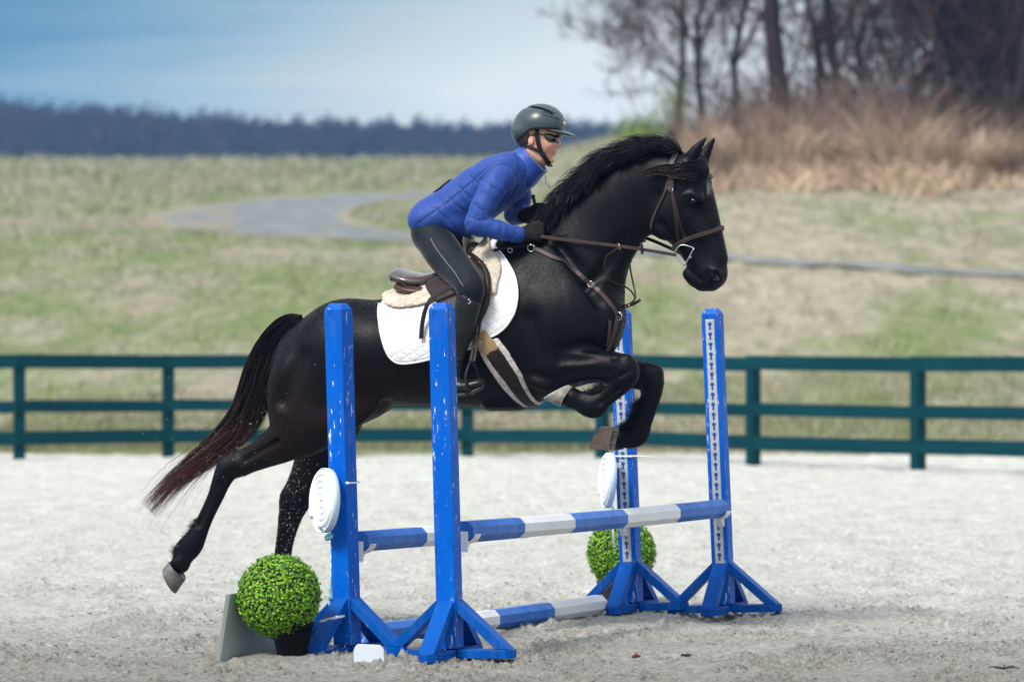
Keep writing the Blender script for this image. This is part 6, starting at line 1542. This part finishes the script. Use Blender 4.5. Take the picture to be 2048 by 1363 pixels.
# gloves
gl = mat('dark_knit_glove', (.009, .0075, .0075), .85, spec=.2, var=(.020, .016, .016), vscale=40, vamt=1, bump=.7, bscale=130, bdist=.004)
for ops, w1, w2, y1, y2 in ((nh(.4), -.22, -.06, 500, 435), (fh(.4), .0, .16, 465, 398)):
    sdf_obj('glove', ops, gl, LP(1026, y1, (w1+w2)/2)[0] * [1, 0, 1] + np.array([-.02, w1, 0]), LP(1105, y2, (w1+w2)/2)[0] * [1, 0, 1] + np.array([.02, w2, 0]), .003)
# hair, helmet, sunglasses
hairm = mat('brown_hair', (.10, .055, .035), .6, var=(.05, .03, .02), vscale=30, vamt=1, bump=.6, bscale=90, stretch=(1, 1, .2), bdist=.003)
kl = LP(1010, 300, 0)[0] * [1, 0, 1] + np.array([0, -.13, 0]); kh = LP(1160, 198, 0)[0] * [1, 0, 1] + np.array([0, .13, 0])
def pcut(pts, keep=True, sub=3):
    P = catmull(np.array([LP(x, y, -.08)[0][[0, 2]] for x, y in pts]), sub, True)
    return lambda v: (poly_sd(P, v.ax[0][:, None], v.ax[2][None, :])[:, None, :] * (1 if keep else -1) + 0 * v.ax[1][None, :, None]).astype(np.float32)
sdf_obj('hair', [E_(1056,272,28,27,0,.0835,0,.02)], hairm, kl, kh, .0035, cut=pcut([(1020,240),(1076,240),(1076,270),(1072,290),(1060,298),(1036,296),(1024,270)]))
helm = mat('helmet_shell', (.034, .055, .062), .34, var=(.044, .066, .072), vscale=14, vamt=1, bump=.12, bscale=300, bdist=.001, spec=.5); helmd = mat('helmet_gloss', (.010, .013, .015), .18)
hel = sdf_obj('helmet', [E_(1076,254,51,45,0,.104,-4,.02), E_(1046,266,21,22,0,.092,0,.03), E_(1088,246,40,34,0,.100,0,.03),
     C_([(1040,214,1.6,-.03,.03),(1056,214,2,-.045,.02),(1085,218,2,-.062,.02),(1108,230,2,-.070,.02)], .006, None, 4, True)], helm, kl, kh, .0035,
     cut=pcut([(1010,200),(1080,195),(1140,200),(1142,240),(1134,264),(1118,262),(1098,259),(1080,258),(1064,260),(1054,266),(1048,276),(1047,288),(1040,293),(1028,292),(1014,280),(1008,240)]))
hbv = BVHTree.FromPolygons([tuple(v.co + Vector(person['_o'])) for v in hel.data.vertices], [tuple(p.vertices) for p in hel.data.polygons])
sdf_obj('visor', [E_(1112,262,38,4.6,0,.084,15,.01), E_(1126,266,24,3.8,0,.066,17,.01)], helmd if False else helm, kl, kh, .003, parent=hel)
def on(bv, pts, off, w, th, m, name, parent, sub=5):
    P = catmull(np.array([surf(x, y, bv)[0] for x, y in pts]), sub); q, n_ = conform(P, off, bv); return strap(name, q, n_, w, th, m, person, parent=parent)
on(hbv, [(1082,226),(1090,224),(1102,229),(1112,234),(1119,239)], .0006, .003, .002, helmd, 'vent_line', hel)
on(hbv, [(1084,230),(1096,232),(1108,237),(1119,239)], .0006, .003, .002, helmd, 'vent_line', hel)
for x in (1091, 1100, 1108): on(hbv, [(x, 225 + (x-1091)*.4), (x + 3, 231 + (x-1091)*.35)], .0006, .003, .002, helmd, 'vent_line', hel, 3)
on(hbv, [(1030,286),(1042,274),(1052,264),(1064,258),(1080,256),(1100,256),(1120,258)], .0008, .012, .003, helmd, 'edge_trim', hel)
q, n_ = surf(1128, 247, hbv); ring_obj('front_badge', np.array(q) + np.array([.003, -.003, 0]), .0075, .0025, mat('badge_silver', (.7, .7, .7), .3), person, n_ if n_ is not None else (1, -.5, 0), parent=hel)
on(pbvh, [(1075,258),(1075,272),(1077,286),(1081,300),(1088,313),(1096,325),(1100,330)], .007, .021, .004, bleather, 'chin_strap', hel)
on(pbvh, [(1040,288),(1052,292),(1066,297),(1080,303)], .0075, .015, .004, bleather, 'harness_strap', hel)
q, n_ = surf(1086, 306, pbvh); B = MB(); B.box(Vector(q + n_ * .010 - np.array(person['_o'])), (.022, .008, .020), Matrix.Rotation(R(35), 3, 'Y')); B.build('buckle', helmd, hel, bevel=.002)
V, F = tube([surf(1092,326,pbvh)[0] + np.array([0,-.006,0]), LP(1097,331,-.02)[0], LP(1103,331,0)[0], LP(1097,331,.02)[0]], .0065, 8); fobj('chin_cup', V, F, bleather, person, parent=hel)
lens = mat('dark_lens', (.006, .006, .007), .06, coat=1.0); frm = mat('black_frame', (.008, .008, .009), .3)
def gshell(name, poly, o0, o1, m, parent=None):
    P = catmull(np.array([LP(x, y, -.035)[0][[0, 2]] for x, y in poly]), 4, True)
    v = Vol(LP(1085, 295, 0)[0] * [1, 0, 1] + np.array([0, -.09, 0]), LP(1132, 258, 0)[0] * [1, 0, 1] + np.array([0, .09, 0]), .0022)
    run_ops(v, [E_(1092,279,25,24,0,.068,0,.02), E_(1098,276,18,12,0,.060,0,.02)]); d = metric(v, v.d); e = np.maximum(np.abs(d - (o0+o1)/2) - (o1-o0)/2, poly_sd(P, v.ax[0][:, None], v.ax[2][None, :])[:, None, :])
    e = np.maximum(e, -(np.abs(v.ax[1])[None, :, None] - .004)) if name == 'lens' else e
    V, F = nets(v, e.astype(np.float32)); return fobj(name, V, F, m, person, parent=parent)
sg_ = gshell('sunglasses', [(1090,268),(1104,268),(1122,270),(1124,275),(1121,282),(1113,286.5),(1104,285),(1096,279)], .0015, .0065, frm)
gshell('lens', [(1094,270.5),(1106,270.5),(1120,272),(1121,276),(1119,281.5),(1112,285),(1104.5,283.5),(1098,277.5)], .003, .0095, lens, sg_)
for sgn in (-1, 1):
    P = catmull([LP(1094,271,.064*sgn)[0] if False else np.array([LP(1094,271,-.064)[0][0], .066*sgn, LP(1094,271,-.064)[0][2]]), np.array([LP(1080,269,-.07)[0][0], .077*sgn, LP(1080,269,-.07)[0][2]]), np.array([LP(1064,270,-.08)[0][0], .084*sgn, LP(1064,270,-.08)[0][2]])], 4)
    strap('temple', P, [(0, sgn, 0)] * len(P), .007, .003, frm, person, parent=sg_)
# riding crop in the far hand
cr = frame_root('riding_crop', LP(1067, 392, .075)[0], 'black riding crop with brown-capped handle held upright in the rider far hand', 'riding crop')
V, F = tube([LP(1066,392,.075)[0], LP(1067,396,.075)[0], LP(1073,420,.062)[0], LP(1082,452,.045)[0]], [.0085, .0085, .0078, .006], 10); fobj('handle', V, F, bleather, cr)
V, F = tube([LP(1065.4,389.5,.075)[0], LP(1066.8,395,.075)[0]], [.0095, .0098], 10); fobj('cap', V, F, leather_l, cr)

# sand thrown up by the hind feet
rg = np.random.default_rng(9); V = []; F = []
def speck(p, r):
    k = len(V); V.extend([p + np.array(q) * r * rg.uniform(.7, 1.3) for q in ((1, 0, 0), (-1, 0, 0), (0, 1, 0), (0, -1, 0), (0, 0, 1), (0, 0, -1))])
    F.extend([(k+a, k+b2, k+c2) for a, b2, c2 in ((0,2,4),(2,1,4),(1,3,4),(3,0,4),(2,0,5),(1,2,5),(3,1,5),(0,3,5))])
for _ in range(420):
    f = rg.uniform(0, 1); px = 575 + rg.normal(0, 22) + f * 10; py = 1095 - f * 190 + rg.normal(0, 12); speck(np.array(toworld(LP(px, py, rg.uniform(.02, .10))[0])), (.0006 + .0022 * rg.uniform(0, 1) ** 2))
for _ in range(260):
    f = rg.uniform(0, 1); px = 350 + f * 220 + rg.normal(0, 28); py = 940 - f * 95 + rg.normal(0, 30); speck(np.array(toworld(LP(px, py, rg.uniform(-.25, -.05))[0])), (.0006 + .0017 * rg.uniform(0, 1) ** 2))
for _ in range(90):
    px = rg.uniform(200, 760); py = rg.uniform(640, 1000); speck(np.array(toworld(LP(px, py, rg.uniform(-.4, .3))[0])), rg.uniform(.0007, .0020))
spm = mat('sand_grain', (.70, .66, .60), .9); o = mesh_obj('sand_spray', np.array(V), F, spm, smooth=False); setp(o, 'pale sand grains thrown into the air by the hind hooves', 'sand spray', kind='stuff')
for o in list(col.objects):
    if '_o' in o: del o['_o']
# air between the ring and the far wood
hz = bpy.data.materials.new('air'); hz.use_nodes = True; t = hz.node_tree; t.nodes.clear()
pvn = N(t, 'ShaderNodeVolumePrincipled'); pvn.inputs['Color'].default_value = (.22, .50, 1.0, 1); pvn.inputs['Density'].default_value = .00032; pvn.inputs['Anisotropy'].default_value = .0
ow = N(t, 'ShaderNodeOutputMaterial'); t.links.new(pvn.outputs[0], ow.inputs['Volume'])
B = MB(); B.box((0, 480, 28), (1320, 1160, 62)); o = B.build('haze', hz); setp(o, 'thin blue haze over the field and the far wood', 'haze', kind='stuff')
scene.cycles.volume_bounces = 1
